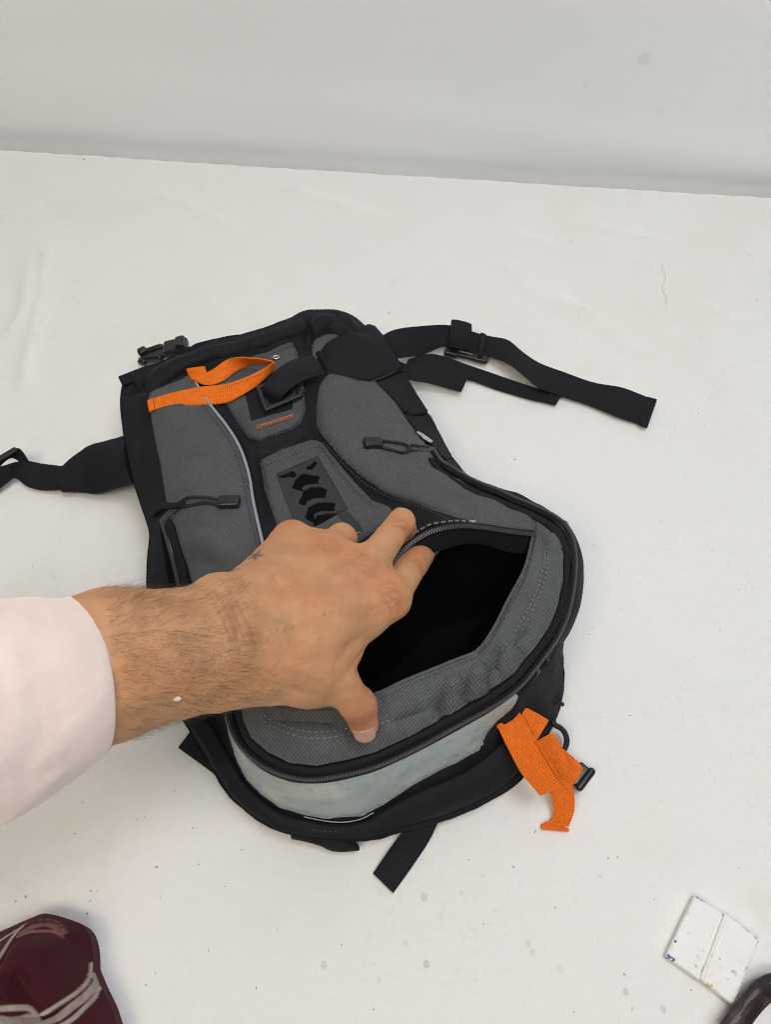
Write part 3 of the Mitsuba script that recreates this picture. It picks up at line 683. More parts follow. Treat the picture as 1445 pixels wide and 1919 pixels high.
# left hip wing and its twisted strap
ribbon('backpack__hip_wing', [at(240, 816, .052), at(205, 826, .036), at(170, 836, .022), at(140, 855, .016), at(115, 877, .014)], [at(252, 907, .046), at(225, 913, .030), at(182, 925, .014), at(150, 922, .011), at(116, 922, .010)], .006, 'mat_black_nylon', bulge=.004, wob=.0012, label='black padded hip wing on the left')
ribbon('backpack__waist_strap', [at(119, 874, .013), at(79, 869, .012), at(53, 864, .016), at(30, 866, .022), at(10, 872, .026), at(-25, 880, .02), at(-60, 890, .01)], [at(117, 918, .009), at(79, 919, .005), at(51, 912, .005), at(28, 896, .009), at(10, 908, .010), at(-20, 930, .006), at(-55, 940, .004)], .0014, 'mat_black_webbing', bulge=.001, label='left black webbing waist strap running out of the picture')
ribbon('backpack__waist_strap__twist', [at(54, 866, .017), at(46, 852, .024), at(35, 840, .029), at(20, 843, .030), at(2, 858, .026)], [at(40, 868, .012), at(32, 862, .014), at(22, 858, .017), at(10, 864, .018), at(-4, 878, .016)], .0014, 'mat_black_webbing')
put('backpack__waist_strap__slider', place(rounded_box(.020, .005, .003, .0012), at(12, 852, .030), [1, .75, .1]), 'mat_black_plastic', smooth=40)
ribbon('backpack__waist_strap__cord', [at(0, 855, .030), at(6, 850, .031)], [at(0, 861, .028), at(8, 856, .029)], .001, 'mat_orange_tape')

# right straps
STRAP_T = [(706, 636), (737, 619), (783, 612), (842, 610), (892, 624), (920, 631), (952, 638), (979, 660), (1011, 681), (1057, 698), (1111, 717), (1166, 727), (1214, 745), (1231, 750)]
STRAP_B = [(735, 672), (752, 671), (790, 666), (835, 650), (880, 660), (915, 668), (952, 682), (979, 702), (1011, 728), (1050, 742), (1102, 759), (1157, 781), (1198, 795), (1213, 801)]
ZT = [.040, .040, .036, .024, .018, .016, .016, .016, .014, .010, .008, .010, .008, .006]
ZB = [.030, .024, .018, .014, .012, .012, .020, .022, .016, .007, .005, .006, .004, .004]
ribbon('backpack__waist_strap', [at(x, y, z) for (x, y), z in zip(STRAP_T, ZT)], [at(x, y, z) for (x, y), z in zip(STRAP_B, ZB)], .0016, 'mat_black_webbing', label='long right black webbing waist strap curving over the white cloth')
ribbon('backpack__waist_strap_001__hem', [at(1213, 744, .0085), at(1231, 749, .0075)], [at(1197, 796, .006), at(1213, 802, .006)], .0022, 'mat_black_webbing')
ribbon('backpack__waist_strap_001__keeper', [at(846, 600, .026), at(843, 625, .028), at(839, 650, .019)], [at(884, 609, .024), at(884, 632, .026), at(880, 657, .017)], .0022, 'mat_black_nylon', bulge=.001)
m = [(873, 637, 921, 634)]
ribbon('backpack__waist_strap_001__keeper', [at(901, 624, .0195), at(899, 645, .021), at(895, 666, .016)], [at(911, 628, .019), at(908, 649, .0205), at(903, 668, .0155)], .002, 'mat_black_webbing')
ribbon('backpack__strap_tail', [at(765, 673, .018), at(800, 664, .016), at(832, 668, .012), at(874, 683, .010), at(929, 702, .008), at(988, 722, .009), at(1020, 732, .008), at(1052, 742, .006)], [at(760, 688, .014), at(800, 694, .010), at(840, 702, .006), at(880, 712, .005), at(929, 730, .004), at(993, 749, .004), at(1018, 754, .004), at(1041, 760, .004)], .0014, 'mat_black_webbing', label='narrow black webbing tail under the long right strap')
ribbon('backpack__strap_tail', [at(735, 672, .030), at(765, 684, .026), at(792, 686, .022), at(837, 694, .018), at(877, 708, .016)], [at(748, 706, .026), at(775, 714, .020), at(801, 718, .015), at(842, 729, .011), at(864, 735, .010)], .0018, 'mat_black_webbing', label='short cut black webbing tail beside the hip pad')
# side release buckle half below the keeper
def buckle_half(key, o, x, length, width, z, label):
    x = np.asarray(x) / np.linalg.norm(x); y = np.cross([0, 0, 1], x)
    parts = [place(rounded_box(length * .32, width, .007, .002), o - x * length * .33, x), place(rounded_box(length * .36, width * .92, .0055, .002), o + x * length * .34, x)]
    for s in (-1, 1):
        parts.append(place(rounded_box(length * .55, width * .2, .005, .0018), o + y * s * width * .34, x))
    parts.append(place(rounded_box(length * .5, width * .16, .004, .0015), o, x))
    put(key, cat(parts), 'mat_black_plastic', smooth=40, label=label)
buckle_half('backpack__release_buckle', at(876, 656, .009), at(917, 670, .009) - at(838, 652, .009), .046, .026, .01, 'black plastic buckle half under the right waist strap')

# buckle at the far left corner: body, prongs, slotted bar
o = at(303, 661, .020); x = at(345, 648, .03) - at(262, 668, .018); x /= np.linalg.norm(x); y = np.cross([0, 0, 1.0], x)
parts = [place(rounded_box(.026, .019, .010, .0035), o + x * .016 + [0, 0, .002], x), place(rounded_box(.010, .014, .005, .002), o + x * .022 + [0, 0, .0085], x), place(rounded_box(.026, .013, .006, .002), o - x * .006 - [0, 0, .0015], x),
         place(rounded_box(.024, .0065, .009, .003), o - x * .010 + y * .0062, x + y * .12), place(rounded_box(.024, .0065, .009, .003), o - x * .010 - y * .0062, x - y * .12), place(rounded_box(.010, .009, .009, .003), o - x * .021 + y * .0055 + [0, 0, .002], x + y * .4), place(rounded_box(.010, .009, .008, .003), o - x * .020 - y * .0060, x - y * .4)]
put('backpack__release_buckle', cat(parts), 'mat_black_plastic', smooth=40, label='black side release buckle by the far left corner of the lid')
ribbon('backpack__release_buckle_001__webbing', [at(328, 652, .026), at(345, 650, .036), at(372, 650, .046)], [at(338, 676, .020), at(352, 672, .032), at(378, 668, .044)], .002, 'mat_black_webbing')

# orange grab loop
GT = on([277, 300, 330, 374, 424, 470, 491, 505], [752, 743, 735, 726, 719, 704, 692, 685], .005)
GB = on([282, 302, 332, 374, 424, 450, 478, 510], [772, 764, 760, 760, 754, 742, 722, 692], .003)
lift = np.array([0, .001, .002, .004, .006, .010, .014, .017])[:, None] * [[0, 0, 1.0]]
up_ = np.array([0, 0, 1.0])
def lifted(px, py, off):
    return np.array([on(a, b, o)[0] for a, b, o in zip(px, py, off)])
A_ = [lifted([277, 300, 330, 374, 424, 462, 488, 500], [752, 743, 735, 726, 720, 707, 694, 688], [.004, .004, .005, .006, .009, .013, .016, .018]), lifted([509, 512, 505], [682, 678, 676], [.020, .021, .021]), lifted([490, 470, 449, 424, 403, 385, 370, 358], [673, 671, 670, 675, 690, 700, 706, 709], [.022, .021, .019, .015, .011, .009, .008, .008])]
B_ = [lifted([282, 302, 332, 374, 424, 452, 480, 500], [772, 765, 761, 760, 755, 742, 724, 706], [.003, .003, .003, .003, .004, .005, .007, .009]), lifted([514, 515, 510], [691, 684, 681], [.011, .012, .014]), lifted([494, 480, 462, 440, 422, 400, 380, 366], [683, 683, 687, 698, 712, 721, 721, 713], [.013, .010, .006, .004, .004, .004, .004, .005])]
ribbon('backpack__grab_loop', np.vstack(A_), np.vstack(B_), .0016, 'mat_orange_tape', step=.002, label='orange tape grab loop at the top of the backpack', up=1)
ribbon('backpack__grab_loop__tab', lifted([349, 354, 364], [692, 704, 716], [.004, .0045, .005]), lifted([384, 387, 388], [687, 697, 710], [.004, .0045, .005]), .0014, 'mat_orange_tape')
ribbon('backpack__grab_loop__tab', lifted([276, 280], [752, 773], [.0065, .0065]), lifted([286, 289], [747, 768], [.0065, .0065]), .0014, 'mat_orange_tape')
dashes('backpack__grab_loop__stitching', [catmull(lifted([290, 332, 374, 424, 450], [766, 757, 756, 751, 740], [.0055, .0055, .0055, .0065, .008]), step=.002), catmull(lifted([420, 440, 462, 480], [706, 694, 684, 680], [.0075, .0085, .010, .013]), step=.002), catmull(lifted([424, 460, 486], [723, 711, 699], [.0105, .0145, .017]), step=.002)], 'mat_orange_thread', .0016, .0014, .00025)

# ------------------------------------------------------------------ zippers
COIL_R = [(808, 850), (822, 870), (847, 886), (883, 907), (942, 931), (988, 951), (1022, 967), (1048, 984), (1062, 1005), (1069, 1038), (1067, 1090), (1057, 1142), (1038, 1187), (1014, 1222), (969, 1277), (917, 1315), (848, 1353), (778, 1391), (709, 1423), (661, 1437), (594, 1449), (542, 1444), (494, 1423), (456, 1388), (438, 1350), (431, 1310), (424, 1285)]
q = catmull(onp(COIL_R, .001), step=.0025)
path_tape('backpack__main_zipper', q, .0105, .0010, 'mat_black_nylon', side=.0022, lift=.0022, label='black zipper running round the rim of the front pocket')
teeth('backpack__main_zipper__teeth', q, 'mat_zip_teeth', width=.0020, pitch=.0017, lift=.0044)
# piping just inside the rim
inner_px = [(806, 862), (824, 884), (850, 902), (883, 921), (942, 944), (985, 962), (1010, 974), (1034, 990), (1048, 1008), (1056, 1040)]
q3 = catmull(onp(inner_px, .002), step=.0025)
put('backpack__main_zipper__welt', tube(q3[::2], .0030, 8), 'mat_black_nylon', smooth=True)
# ribbed binding outside the rim on the right
ribbon('backpack__binding', [*onp([(1052, 975), (1066, 1000), (1078, 1030), (1080, 1062), (1078, 1100), (1070, 1140), (1052, 1184), (1040, 1203)], .003)], [*at([1061, 1079, 1089, 1091, 1090, 1084, 1069, 1052], [988, 1017, 1052, 1075, 1102, 1137, 1176, 1203], [.078, .068, .062, .058, .056, .051, .044, .040])], .002, 'mat_black_webbing', bulge=.002, label='ribbed black binding along the right rim')

def pull(key, tab, cord_a, cord_b, slider, label):
    """Zip pull: moulded end tab, two cord strands, metal slider with its bail."""
    (tx, ty, tx2, ty2) = tab
    p, q_ = on(tx, ty, .007)[0], on(tx2, ty2, .007)[0]
    put(key + '__pull_tab', place(rounded_box(np.linalg.norm(q_ - p), .0105, .007, .0026, 4), (p + q_) / 2, q_ - p), 'mat_black_plastic', smooth=40)
    for c in (cord_a, cord_b):
        c3 = np.array([on(x, y, o)[0] for x, y, o in c])
        put(key + '__pull_cord', tube(catmull(c3, step=.0015), .00125, 8), 'mat_cord', smooth=True)
    (sx, sy, ex, ey) = slider
    p, q_ = on(sx, sy, .0055)[0], on(ex, ey, .005)[0]
    m_ = cat([place(rounded_box(np.linalg.norm(q_ - p) * .62, .0085, .0036, .0014), p * .3 + q_ * .7, q_ - p), place(rounded_box(np.linalg.norm(q_ - p) * .7, .0017, .0034, .0007), p * .58 + q_ * .42 + [0, .0026, .002], q_ - p), place(rounded_box(np.linalg.norm(q_ - p) * .7, .0017, .0034, .0007), p * .58 + q_ * .42 + [0, -.0026, .002], q_ - p)])
    put(key + '__slider', m_, 'mat_zip_teeth', smooth=40)

pull('backpack__main_zipper', (681, 830, 716, 831), [(712, 826, .006), (735, 828, .006), (758, 832, .007), (768, 839, .008)], [(711, 837, .006), (738, 844, .0055), (755, 848, .006), (770, 842, .008)], (766, 840, 816, 847), '')
# flat near-black sheet as the dark gap by the slider, pale sliver on top
drape('backpack__main_zipper__gap', [(757, 803), (772, 811), (790, 823), (808, 836), (803, 838), (786, 830), (768, 818)], 'mat_lining', off=.003, edge=.0004)
drape('backpack__main_zipper__gap', [(772, 811), (788, 819), (808, 834), (804, 836), (790, 828)], 'mat_reflective', off=.0040, edge=.0004)

# side pocket zipper on the left
COIL_L = [(311, 978), (317, 1000), (323, 1020), (330, 1045), (337, 1075), (343, 1100), (352, 1135), (362, 1170)]
drape('backpack__side_pocket_dark', [(301, 982), (311, 978), (320, 1000), (327, 1040), (336, 1078), (345, 1120), (352, 1150), (335, 1150), (320, 1110), (311, 1060), (303, 1010)], 'mat_lining', off=.0012, edge=.0008, label='narrow flat near-black strip standing for the opening of the left side pocket')  # near-black sheet on the surface, its colour makes the opening look deep
q = catmull(onp(COIL_L, .001), step=.002)
path_tape('backpack__side_zipper', q, .009, .0012, 'mat_black_webbing', side=.0038, lift=.0030, label='black zipper of the left side pocket')
teeth('backpack__side_zipper__teeth', q, 'mat_zip_teeth', width=.0018, pitch=.0017, lift=.0046)
ql = catmull(onp([(309, 998), (314, 1006), (321, 1030), (328, 1060), (334, 1085), (340, 1110), (348, 1140)], .0048), step=.002)
put('backpack__side_zipper__edge_piping', tube(ql[::2], .0011, 6), 'mat_piping', smooth=True)
pull('backpack__side_zipper', (407, 941, 450, 940), [(408, 936, .006), (385, 932, .008), (355, 932, .009), (342, 938, .009), (336, 948, .008)], [(408, 946, .006), (385, 942, .006), (360, 946, .006), (338, 950, .008)], (340, 944, 303, 982), '')
q4 = catmull(np.array([on(x, y, o)[0] for x, y, o in [(285, 965, .003), (298, 952, .006), (312, 948, .008), (330, 948, .009), (344, 942, .008)]]), step=.002)
put('backpack__side_zipper__garage', tube(q4, .0028, 8), 'mat_black_nylon', smooth=True)

# zip coil along the flap edge, fleece band beneath it
FLAP = [(730, 1092), (737, 1057), (758, 1029), (789, 1005), (823, 991), (865, 985), (906, 988), (951, 995), (1000, 1001)]
q = catmull(onp([(x, y - 1) for x, y in FLAP], .002), step=.002)
put('backpack__flap_zipper', tube(q[::2], .0022, 8), 'mat_black_webbing', smooth=True, label='zipper coil along the lifted edge of the pocket flap')
teeth('backpack__flap_zipper__teeth', q + [0, -.0012, .0008], 'mat_zip_teeth', width=.0020, pitch=.0019, lift=.0012, nrm=[0, -.45, .9])
qq = q[::3]
ribbon('backpack__flap_zipper__facing', qq + [0, -.001, -.0008], qq + np.array([0, -.009, -.013]) + .0015 * np.sin(np.arange(len(qq)) * .55)[:, None] * [[0, 1, .5]], .0012, 'mat_fleece', up=1)
ds = catmull(onp([(758, 1012), (772, 1003), (789, 993), (806, 984), (834, 979), (861, 977), (882, 980)], .0036), step=.002)
put('backpack__flap_zipper__welt', tube(ds[::2], .0016, 6), 'mat_black_nylon', smooth=True)
dashes('backpack__flap_zipper__stitching', [ds + [0, -.0004, .0017]], 'mat_grey_thread', .0032, .0020, .00045)
put('backpack__flap_zipper__end_glint', place(rounded_box(.006, .0018, .0016, .0007), on(884, 977, .0045)[0], [1, -.05, 0]), 'mat_piping', smooth=40)  # short pale highlight at the stitching end, put in as a light piece
dashes('backpack__side_panel_001__stitching', [resample(onp([(838, 972), (790, 951), (725, 930), (680, 903), (640, 866), (608, 830)], .0045), .002)], 'mat_dark_thread', .0018, .0018, .00026)

# ------------------------------------------------------------------ lower flap of the pocket
LIP = [(1003, 974), (998, 1008), (983, 1066), (952, 1125), (928, 1173), (897, 1218), (866, 1232), (814, 1253), (755, 1277), (703, 1301), (640, 1316), (560, 1322), (490, 1318)]
RIMIN = [(452, 1320), (457, 1352), (474, 1384), (505, 1410), (546, 1430), (594, 1434), (656, 1422), (704, 1408), (772, 1376), (842, 1338), (908, 1301), (958, 1264), (1001, 1212), (1024, 1178), (1042, 1137), (1052, 1090), (1054, 1042), (1047, 1014), (1032, 995), (1018, 982)]
flap_xy = np.vstack([loop_xy(LIP), loop_xy(RIMIN)])
drape('backpack__pocket_flap', flap_xy, 'mat_grey_flap', off=.0026, edge=.0012, res=.0022, puff=.0012, world=True, label='lower grey pocket flap with double stitching and gathered folds')
def shift(path, f):
    """The lip line moved a fraction towards the rim."""
    a = catmull(np.array(LIP, float), n=6)
    b = catmull(np.array(RIMIN[::-1], float), n=6)
    sa, sb = np.linspace(0, 1, 60), np.linspace(0, 1, 60)
    A = resample(a, 1.0); B = resample(b, 1.0)
    A = A[np.linspace(0, len(A) - 1, 60).astype(int)]; B = B[np.linspace(0, len(B) - 1, 60).astype(int)]
    return (A * (1 - f) + B * f)[3:-3]
dashes('backpack__pocket_flap__stitching', [catmull(onp(shift(LIP, .10), .0046), step=.002)], 'mat_dark_thread', .0020, .0016, .0003)
s_lines = [catmull(onp(shift(LIP, f)[1:], .0048), step=.002) for f in (.46, .56)]
dashes('backpack__pocket_flap__stitching', s_lines, 'mat_grey_thread', .0022, .0018, .00032)
put('backpack__pocket_flap__edge', tube(catmull(onp(LIP, .0015), step=.003), .0013, 6), 'mat_grey_flap', smooth=True)
put('backpack__pocket_flap__inner_edge', tube(catmull(onp([(838, 1241), (866, 1231), (890, 1221), (898, 1213)], .0018), step=.003) + [0, .0006, -.0012], .0006, 6), 'mat_grey_flap', smooth=True)
put('backpack__main_zipper__welt', tube(catmull(onp([(446, 1330), (466, 1384), (500, 1416), (546, 1437), (594, 1442), (658, 1430), (706, 1415), (774, 1383), (845, 1345), (912, 1308), (963, 1270), (1007, 1217), (1031, 1182), (1049, 1139), (1059, 1090), (1061, 1040), (1054, 1010), (1040, 990)], .0016), step=.004), .0028, 8), 'mat_black_nylon', smooth=True)

# ------------------------------------------------------------------ reflective band, base band, lower straps
TEAL = [(418, 1318), (434, 1355), (452, 1395), (490, 1431), (540, 1452), (594, 1457), (662, 1446), (712, 1431), (782, 1399), (852, 1361), (921, 1323), (962, 1293), (975, 1302), (955, 1330), (928, 1352), (910, 1374), (897, 1405), (862, 1424), (800, 1455), (752, 1484), (718, 1506), (679, 1528), (611, 1533), (570, 1525), (528, 1513), (494, 1489), (466, 1461), (446, 1424), (430, 1366)]
drape('backpack__reflective_band', TEAL, 'mat_reflective', off=.0022, edge=.0010, res=.0025, label='pale blue grey reflective band below the zipper')
put('backpack__reflective_band__binding', tube(catmull(onp([(570, 1530), (611, 1538), (645, 1540), (677, 1534), (700, 1522)], .003), step=.003), .00045, 6), 'mat_reflective', smooth=True)
put('backpack__reflective_band__bead', tube(catmull(onp([(905, 1392), (880, 1408), (840, 1404), (800, 1412), (770, 1432), (752, 1458), (748, 1478)], .0022), step=.003), .0011, 6), 'mat_reflective', smooth=True)
BASE_T = [(350, 1290), (372, 1330), (402, 1372), (430, 1422), (456, 1468), (488, 1500), (524, 1524), (568, 1538), (620, 1546), (680, 1540), (722, 1518), (760, 1496), (806, 1476), (860, 1452), (905, 1424), (940, 1392), (968, 1370)]
BASE_B = [(330, 1300), (350, 1345), (378, 1390), (408, 1440), (436, 1484), (474, 1518), (516, 1543), (562, 1556), (620, 1562), (690, 1562), (742, 1548), (790, 1536), (838, 1522), (892, 1500), (935, 1476), (968, 1446), (985, 1420)]
ribbon('backpack__base_band', [*onp(BASE_T, .006)], [*onp(BASE_B, .008)], .004, 'mat_black_nylon', bulge=.004, wob=.0012, label='black padded band round the bottom of the backpack')
qb = catmull(np.array([(a_ + b_) / 2 for a_, b_ in zip(onp(BASE_T, .006), onp(BASE_B, .008))]), step=.002)
dashes('backpack__base_band__stitching', [qb + [0, -.002, .0048]], 'mat_dark_thread', .002, .002, .0003)
ribbon('backpack__base_band__trim', [at(x, y - 4, .016) for x, y in BASE_B[8:]], [at(x + 2, y + 9, .010) for x, y in BASE_B[8:]], .003, 'mat_black_nylon', bulge=.003, wob=.0012)
ribbon('backpack__base_band__trim', [at(x + 2, y - 8, .018) for x, y in BASE_B[:9]], [at(x - 2, y + 5, .010) for x, y in BASE_B[:9]], .003, 'mat_black_nylon', bulge=.003, wob=.0012)
drape('backpack__side_gusset', [(968, 1292), (1014, 1240), (1040, 1203), (1050, 1222), (1053, 1262), (1052, 1296), (1045, 1330), (1030, 1366), (1000, 1400), (965, 1400), (940, 1384), (934, 1352), (955, 1332)], 'mat_black_nylon', off=.003, edge=.001, puff=.001, label='black side gusset at the lower right corner')
put('backpack__side_gusset__label_tab', place(rounded_box(.013, .0045, .0012, .0005), on(1000, 1266, .0045)[0], [.75, .85, 0.1]), 'mat_dark_thread', smooth=40)
put('backpack__side_gusset__hook', cat([place(rounded_box(.008, .0028, .002, .0008), on(1030, 1224, .005)[0], [.6, .8, 0]), place(rounded_box(.007, .0028, .002, .0008), on(1025, 1231, .005)[0], [-.1, .8, 0])]), 'mat_rubber', smooth=40)
put('backpack__side_gusset__seam', tube(catmull(onp([(1046, 1240), (1040, 1280), (1028, 1320), (1010, 1352)], .0035), step=.003), .0020, 8), 'mat_black_nylon', smooth=True)

ribbon('backpack__lower_strap', [at(828, 1522, .012), at(806, 1572, .006), at(770, 1627, .0055), at(737, 1673, .004)], [at(768, 1540, .014), at(741, 1575, .008), at(719, 1606, .0065), at(699, 1636, .004)], .0014, 'mat_black_webbing', label='black webbing strap end sticking out below the base')
ribbon('backpack__lower_strap', [at(334, 1401, .004), at(372, 1428, .006), at(412, 1458, .010), at(440, 1480, .012)], [at(361, 1366, .006), at(395, 1392, .010), at(430, 1420, .014), at(460, 1440, .014)], .0014, 'mat_black_webbing', label='black webbing strap end at the lower left of the base')
ribbon('backpack__carry_loop', [at(545, 1548, .024), at(575, 1555, .020), at(600, 1562, .018), at(636, 1566, .016), at(660, 1574, .012), at(673, 1584, .008)], [at(548, 1568, .012), at(572, 1573, .010), at(597, 1580, .009), at(618, 1592, .008), at(646, 1595, .008), at(668, 1590, .007)], .0026, 'mat_black_webbing', bulge=.003, label='small black webbing loop under the base')
ribbon('backpack__carry_loop', [at(680, 1556, .018), at(720, 1548, .018), at(760, 1542, .018)], [at(688, 1569, .010), at(722, 1564, .010), at(758, 1553, .012)], .003, 'mat_black_webbing', bulge=.002, label='second small black webbing loop under the base')

# orange compression strap, folded
ribbon('backpack__compression_strap', [at(958, 1326, .056), at(982, 1325, .057), at(1004, 1335, .055), at(1028, 1349, .051)], [at(948, 1352, .052), at(968, 1362, .052), at(986, 1372, .051), at(1004, 1389, .049)], .0018, 'mat_orange_webbing', step=.0015, label='orange folded webbing strap at the lower right corner')
ribbon('backpack__compression_strap__band', [at(966, 1322, .062), at(985, 1354, .062), at(1005, 1390, .060), at(1030, 1430, .054), at(1055, 1470, .046)], [at(933, 1363, .062), at(952, 1402, .056), at(974, 1444, .050), at(992, 1467, .045), at(1012, 1490, .040)], .0018, 'mat_orange_webbing', step=.0015)
put('backpack__compression_strap__fold', tube(np.linspace(at(934, 1363, .0595), at(966, 1323, .0595), 8), .0026, 10), 'mat_orange_webbing', smooth=True)
ribbon('backpack__compression_strap__band', [at(1036, 1372, .028), at(1052, 1398, .030), at(1064, 1432, .032), at(1074, 1474, .023), at(1077, 1515, .013), at(1066, 1548, .005)], [at(1002, 1390, .034), at(1014, 1420, .030), at(1024, 1452, .025), at(1032, 1488, .017), at(1038, 1520, .009), at(1031, 1541, .005)], .0016, 'mat_orange_webbing')
ribbon('backpack__compression_strap__hem', [at(1014, 1545, .0035), at(1066, 1552, .0035)], [at(1016, 1554, .003), at(1065, 1558, .003)], .004, 'mat_orange_webbing')
ribbon('backpack__compression_strap__hem', [at(1031, 1537, .006), at(1022, 1540, .0055), at(1014, 1545, .004)], [at(1064, 1545, .006), at(1056, 1550, .0055), at(1046, 1552, .004)], .0016, 'mat_orange_webbing')
ribbon('backpack__compression_strap__band', [at(1040, 1392, .018), at(1062, 1408, .016), at(1086, 1430, .013), at(1093, 1440, .012)], [at(1036, 1430, .016), at(1052, 1448, .014), at(1068, 1462, .012), at(1075, 1470, .011)], .0016, 'mat_orange_webbing')
put('backpack__compression_strap__selvedge', tube(catmull(np.array([at(1004, 1389, .0615), at(1030, 1431, .0555), at(1055, 1470, .0472)]), step=.002), .0008, 6), 'mat_orange_webbing', smooth=True)
o = at(1089, 1455, .010); x = at(1098, 1443, .010) - at(1076, 1472, .010)
put('backpack__compression_strap__ladder', cat([place(rounded_box(.021, .006, .007, .0025), o + [.003, -.002, 0], x), place(rounded_box(.018, .010, .005, .002), o + [-.001, .002, -.002], x)]), 'mat_black_plastic', smooth=40, label='black plastic end of the orange strap')
dashes('backpack__compression_strap__stitching', [np.linspace(at(1008, 1339, .0560), at(996, 1376, .0525), 12), np.linspace(at(1014, 1344, .0555), at(999, 1380, .0520), 12)], 'mat_orange_thread', .0016, .0012, .0003)
c = catmull(np.array([at(*a_) for a_ in [(1036, 1348, .020), (1040, 1358, .020), (1051, 1364, .018), (1060, 1376, .016), (1062, 1392, .014), (1056, 1406, .014), (1044, 1412, .016)]]), step=.0015)
put('backpack__drawcord', tube(c, .0022, 8), 'mat_cord', smooth=True, label='black drawcord loop beside the orange strap')
c = catmull(np.array([at(*a_) for a_ in [(1030, 1336, .022), (1038, 1330, .022), (1042, 1322, .022), (1050, 1320, .020), (1055, 1319, .019)]]), step=.0015)
put('backpack__drawcord', tube(c, .0018, 8), 'mat_cord', smooth=True)
# ------------------------------------------------------------------ the person's left arm and hand: one continuous surface from a smooth union of limbs
tag('person', 'arm in a pale pink sleeve reaching in from the left to open the pocket', 'person')
J = lambda px, py, z: at(px, py, z)
CAPS = []           # (a, b, ra, rb, blend)
CHAIN = [0]
def limb(a, b, ra, rb, k=.008):
    CAPS.append((CHAIN[0], np.array(a, float), np.array(b, float), ra, rb, k))

# forearm: two rows make the flat oval section
limb(J(-60, 1300, .258), J(200, 1210, .228), .028, .0282, .012)
limb(J(-60, 1345, .254), J(200, 1282, .222), .028, .0282, .012)
limb(J(200, 1210, .228), J(420, 1160, .194), .0282, .0215, .012)
limb(J(200, 1282, .222), J(430, 1244, .190), .0282, .0235, .012)
limb(J(200, 1246, .226), J(430, 1203, .194), .0290, .0235, .012)
# carpus and metacarpals
limb(J(420, 1160, .194), J(478, 1128, .186), .0215, .0170, .012)
limb(J(430, 1244, .190), J(505, 1262, .180), .0235, .0160, .012)
limb(J(430, 1203, .194), J(500, 1190, .188), .0230, .0190, .012)
MC = {'little': (J(470, 1112, .183), J(545, 1014, .164)), 'ring': (J(492, 1155, .186), J(612, 1036, .170)), 'middle': (J(500, 1195, .187), J(684, 1070, .173)), 'index': (J(505, 1235, .184), J(730, 1124, .165))}
limb(*MC['little'], .0175, .0120, .012)
limb(*MC['ring'], .0155, .0125, .012)
limb(*MC['middle'], .0160, .0125, .012)
limb(*MC['index'], .0160, .0122, .012)
limb((MC['little'][0] + MC['ring'][0]) / 2, (MC['little'][1] + MC['ring'][1]) / 2, .0150, .0112, .012)
limb((MC['middle'][0] + MC['ring'][0]) / 2, (MC['middle'][1] + MC['ring'][1]) / 2, .0155, .0115, .012)
limb((MC['middle'][0] + MC['index'][0]) / 2, (MC['middle'][1] + MC['index'][1]) / 2, .0155, .0115, .012)
# fingers
CHAIN[0] = 1
limb(MC['little'][1], J(572, 1016, .142), .0112, .0090, .006); limb(J(572, 1016, .142), J(585, 1052, .130), .0088, .0078, .004); limb(J(585, 1052, .130), J(592, 1080, .134), .0078, .0070, .003)
CHAIN[0] = 2
limb(MC['ring'][1], J(640, 1010, .154), .0118, .0104, .008); limb(J(640, 1010, .154), J(650, 1038, .132), .0100, .0084, .004); limb(J(650, 1038, .132), J(648, 1070, .132), .0082, .0074, .003)
CHAIN[0] = 3
limb(MC['middle'][1], J(752, 978, .166), .0116, .0092, .006); limb(J(752, 978, .166), J(757, 992, .147), .0088, .0082, .003); limb(J(757, 992, .147), J(748, 1020, .138), .0080, .0070, .003)
CHAIN[0] = 4
limb(MC['index'][1], J(800, 1020, .126), .0114, .0097, .005); limb(J(800, 1020, .126), J(826, 975, .108), .0096, .0082, .003); limb(J(826, 975, .108), J(806, 978, .088), .0080, .0070, .003)
# thumb and the web to the index
CHAIN[0] = 0
limb(J(480, 1262, .180), J(575, 1280, .172), .0150, .0135, .010)
limb(J(575, 1280, .172), J(640, 1285, .164), .0134, .0112, .007)
limb(J(640, 1285, .164), J(672, 1322, .150), .0110, .0108, .005)
limb(J(672, 1322, .150), J(682, 1357, .136), .0110, .0092, .004)
limb(J(555, 1245, .178), J(685, 1160, .166), .0130, .0110, .012)
limb(J(575, 1262, .174), J(652, 1222, .166), .0120, .0080, .010)
limb(J(520, 1225, .182), J(640, 1160, .176), .0130, .0120, .012)
# tendons, knuckles, wrist bone
for name in MC:
    a, b = MC[name]
    up2 = np.array([0, -.15, 1.0]); up2 /= np.linalg.norm(up2)
    limb(a + (b - a) * .35 + up2 * .0128, b + up2 * .0104, .0024, .0036, .005)
    limb(b + up2 * .0035, b + up2 * .0036 + (b - a) * .02, .0102, .0100, .006)
limb(J(408, 1108, .204), J(414, 1112, .202), .0100, .0100, .010)
limb(J(520, 1258, .190), J(600, 1272, .178), .0034, .0030, .006)

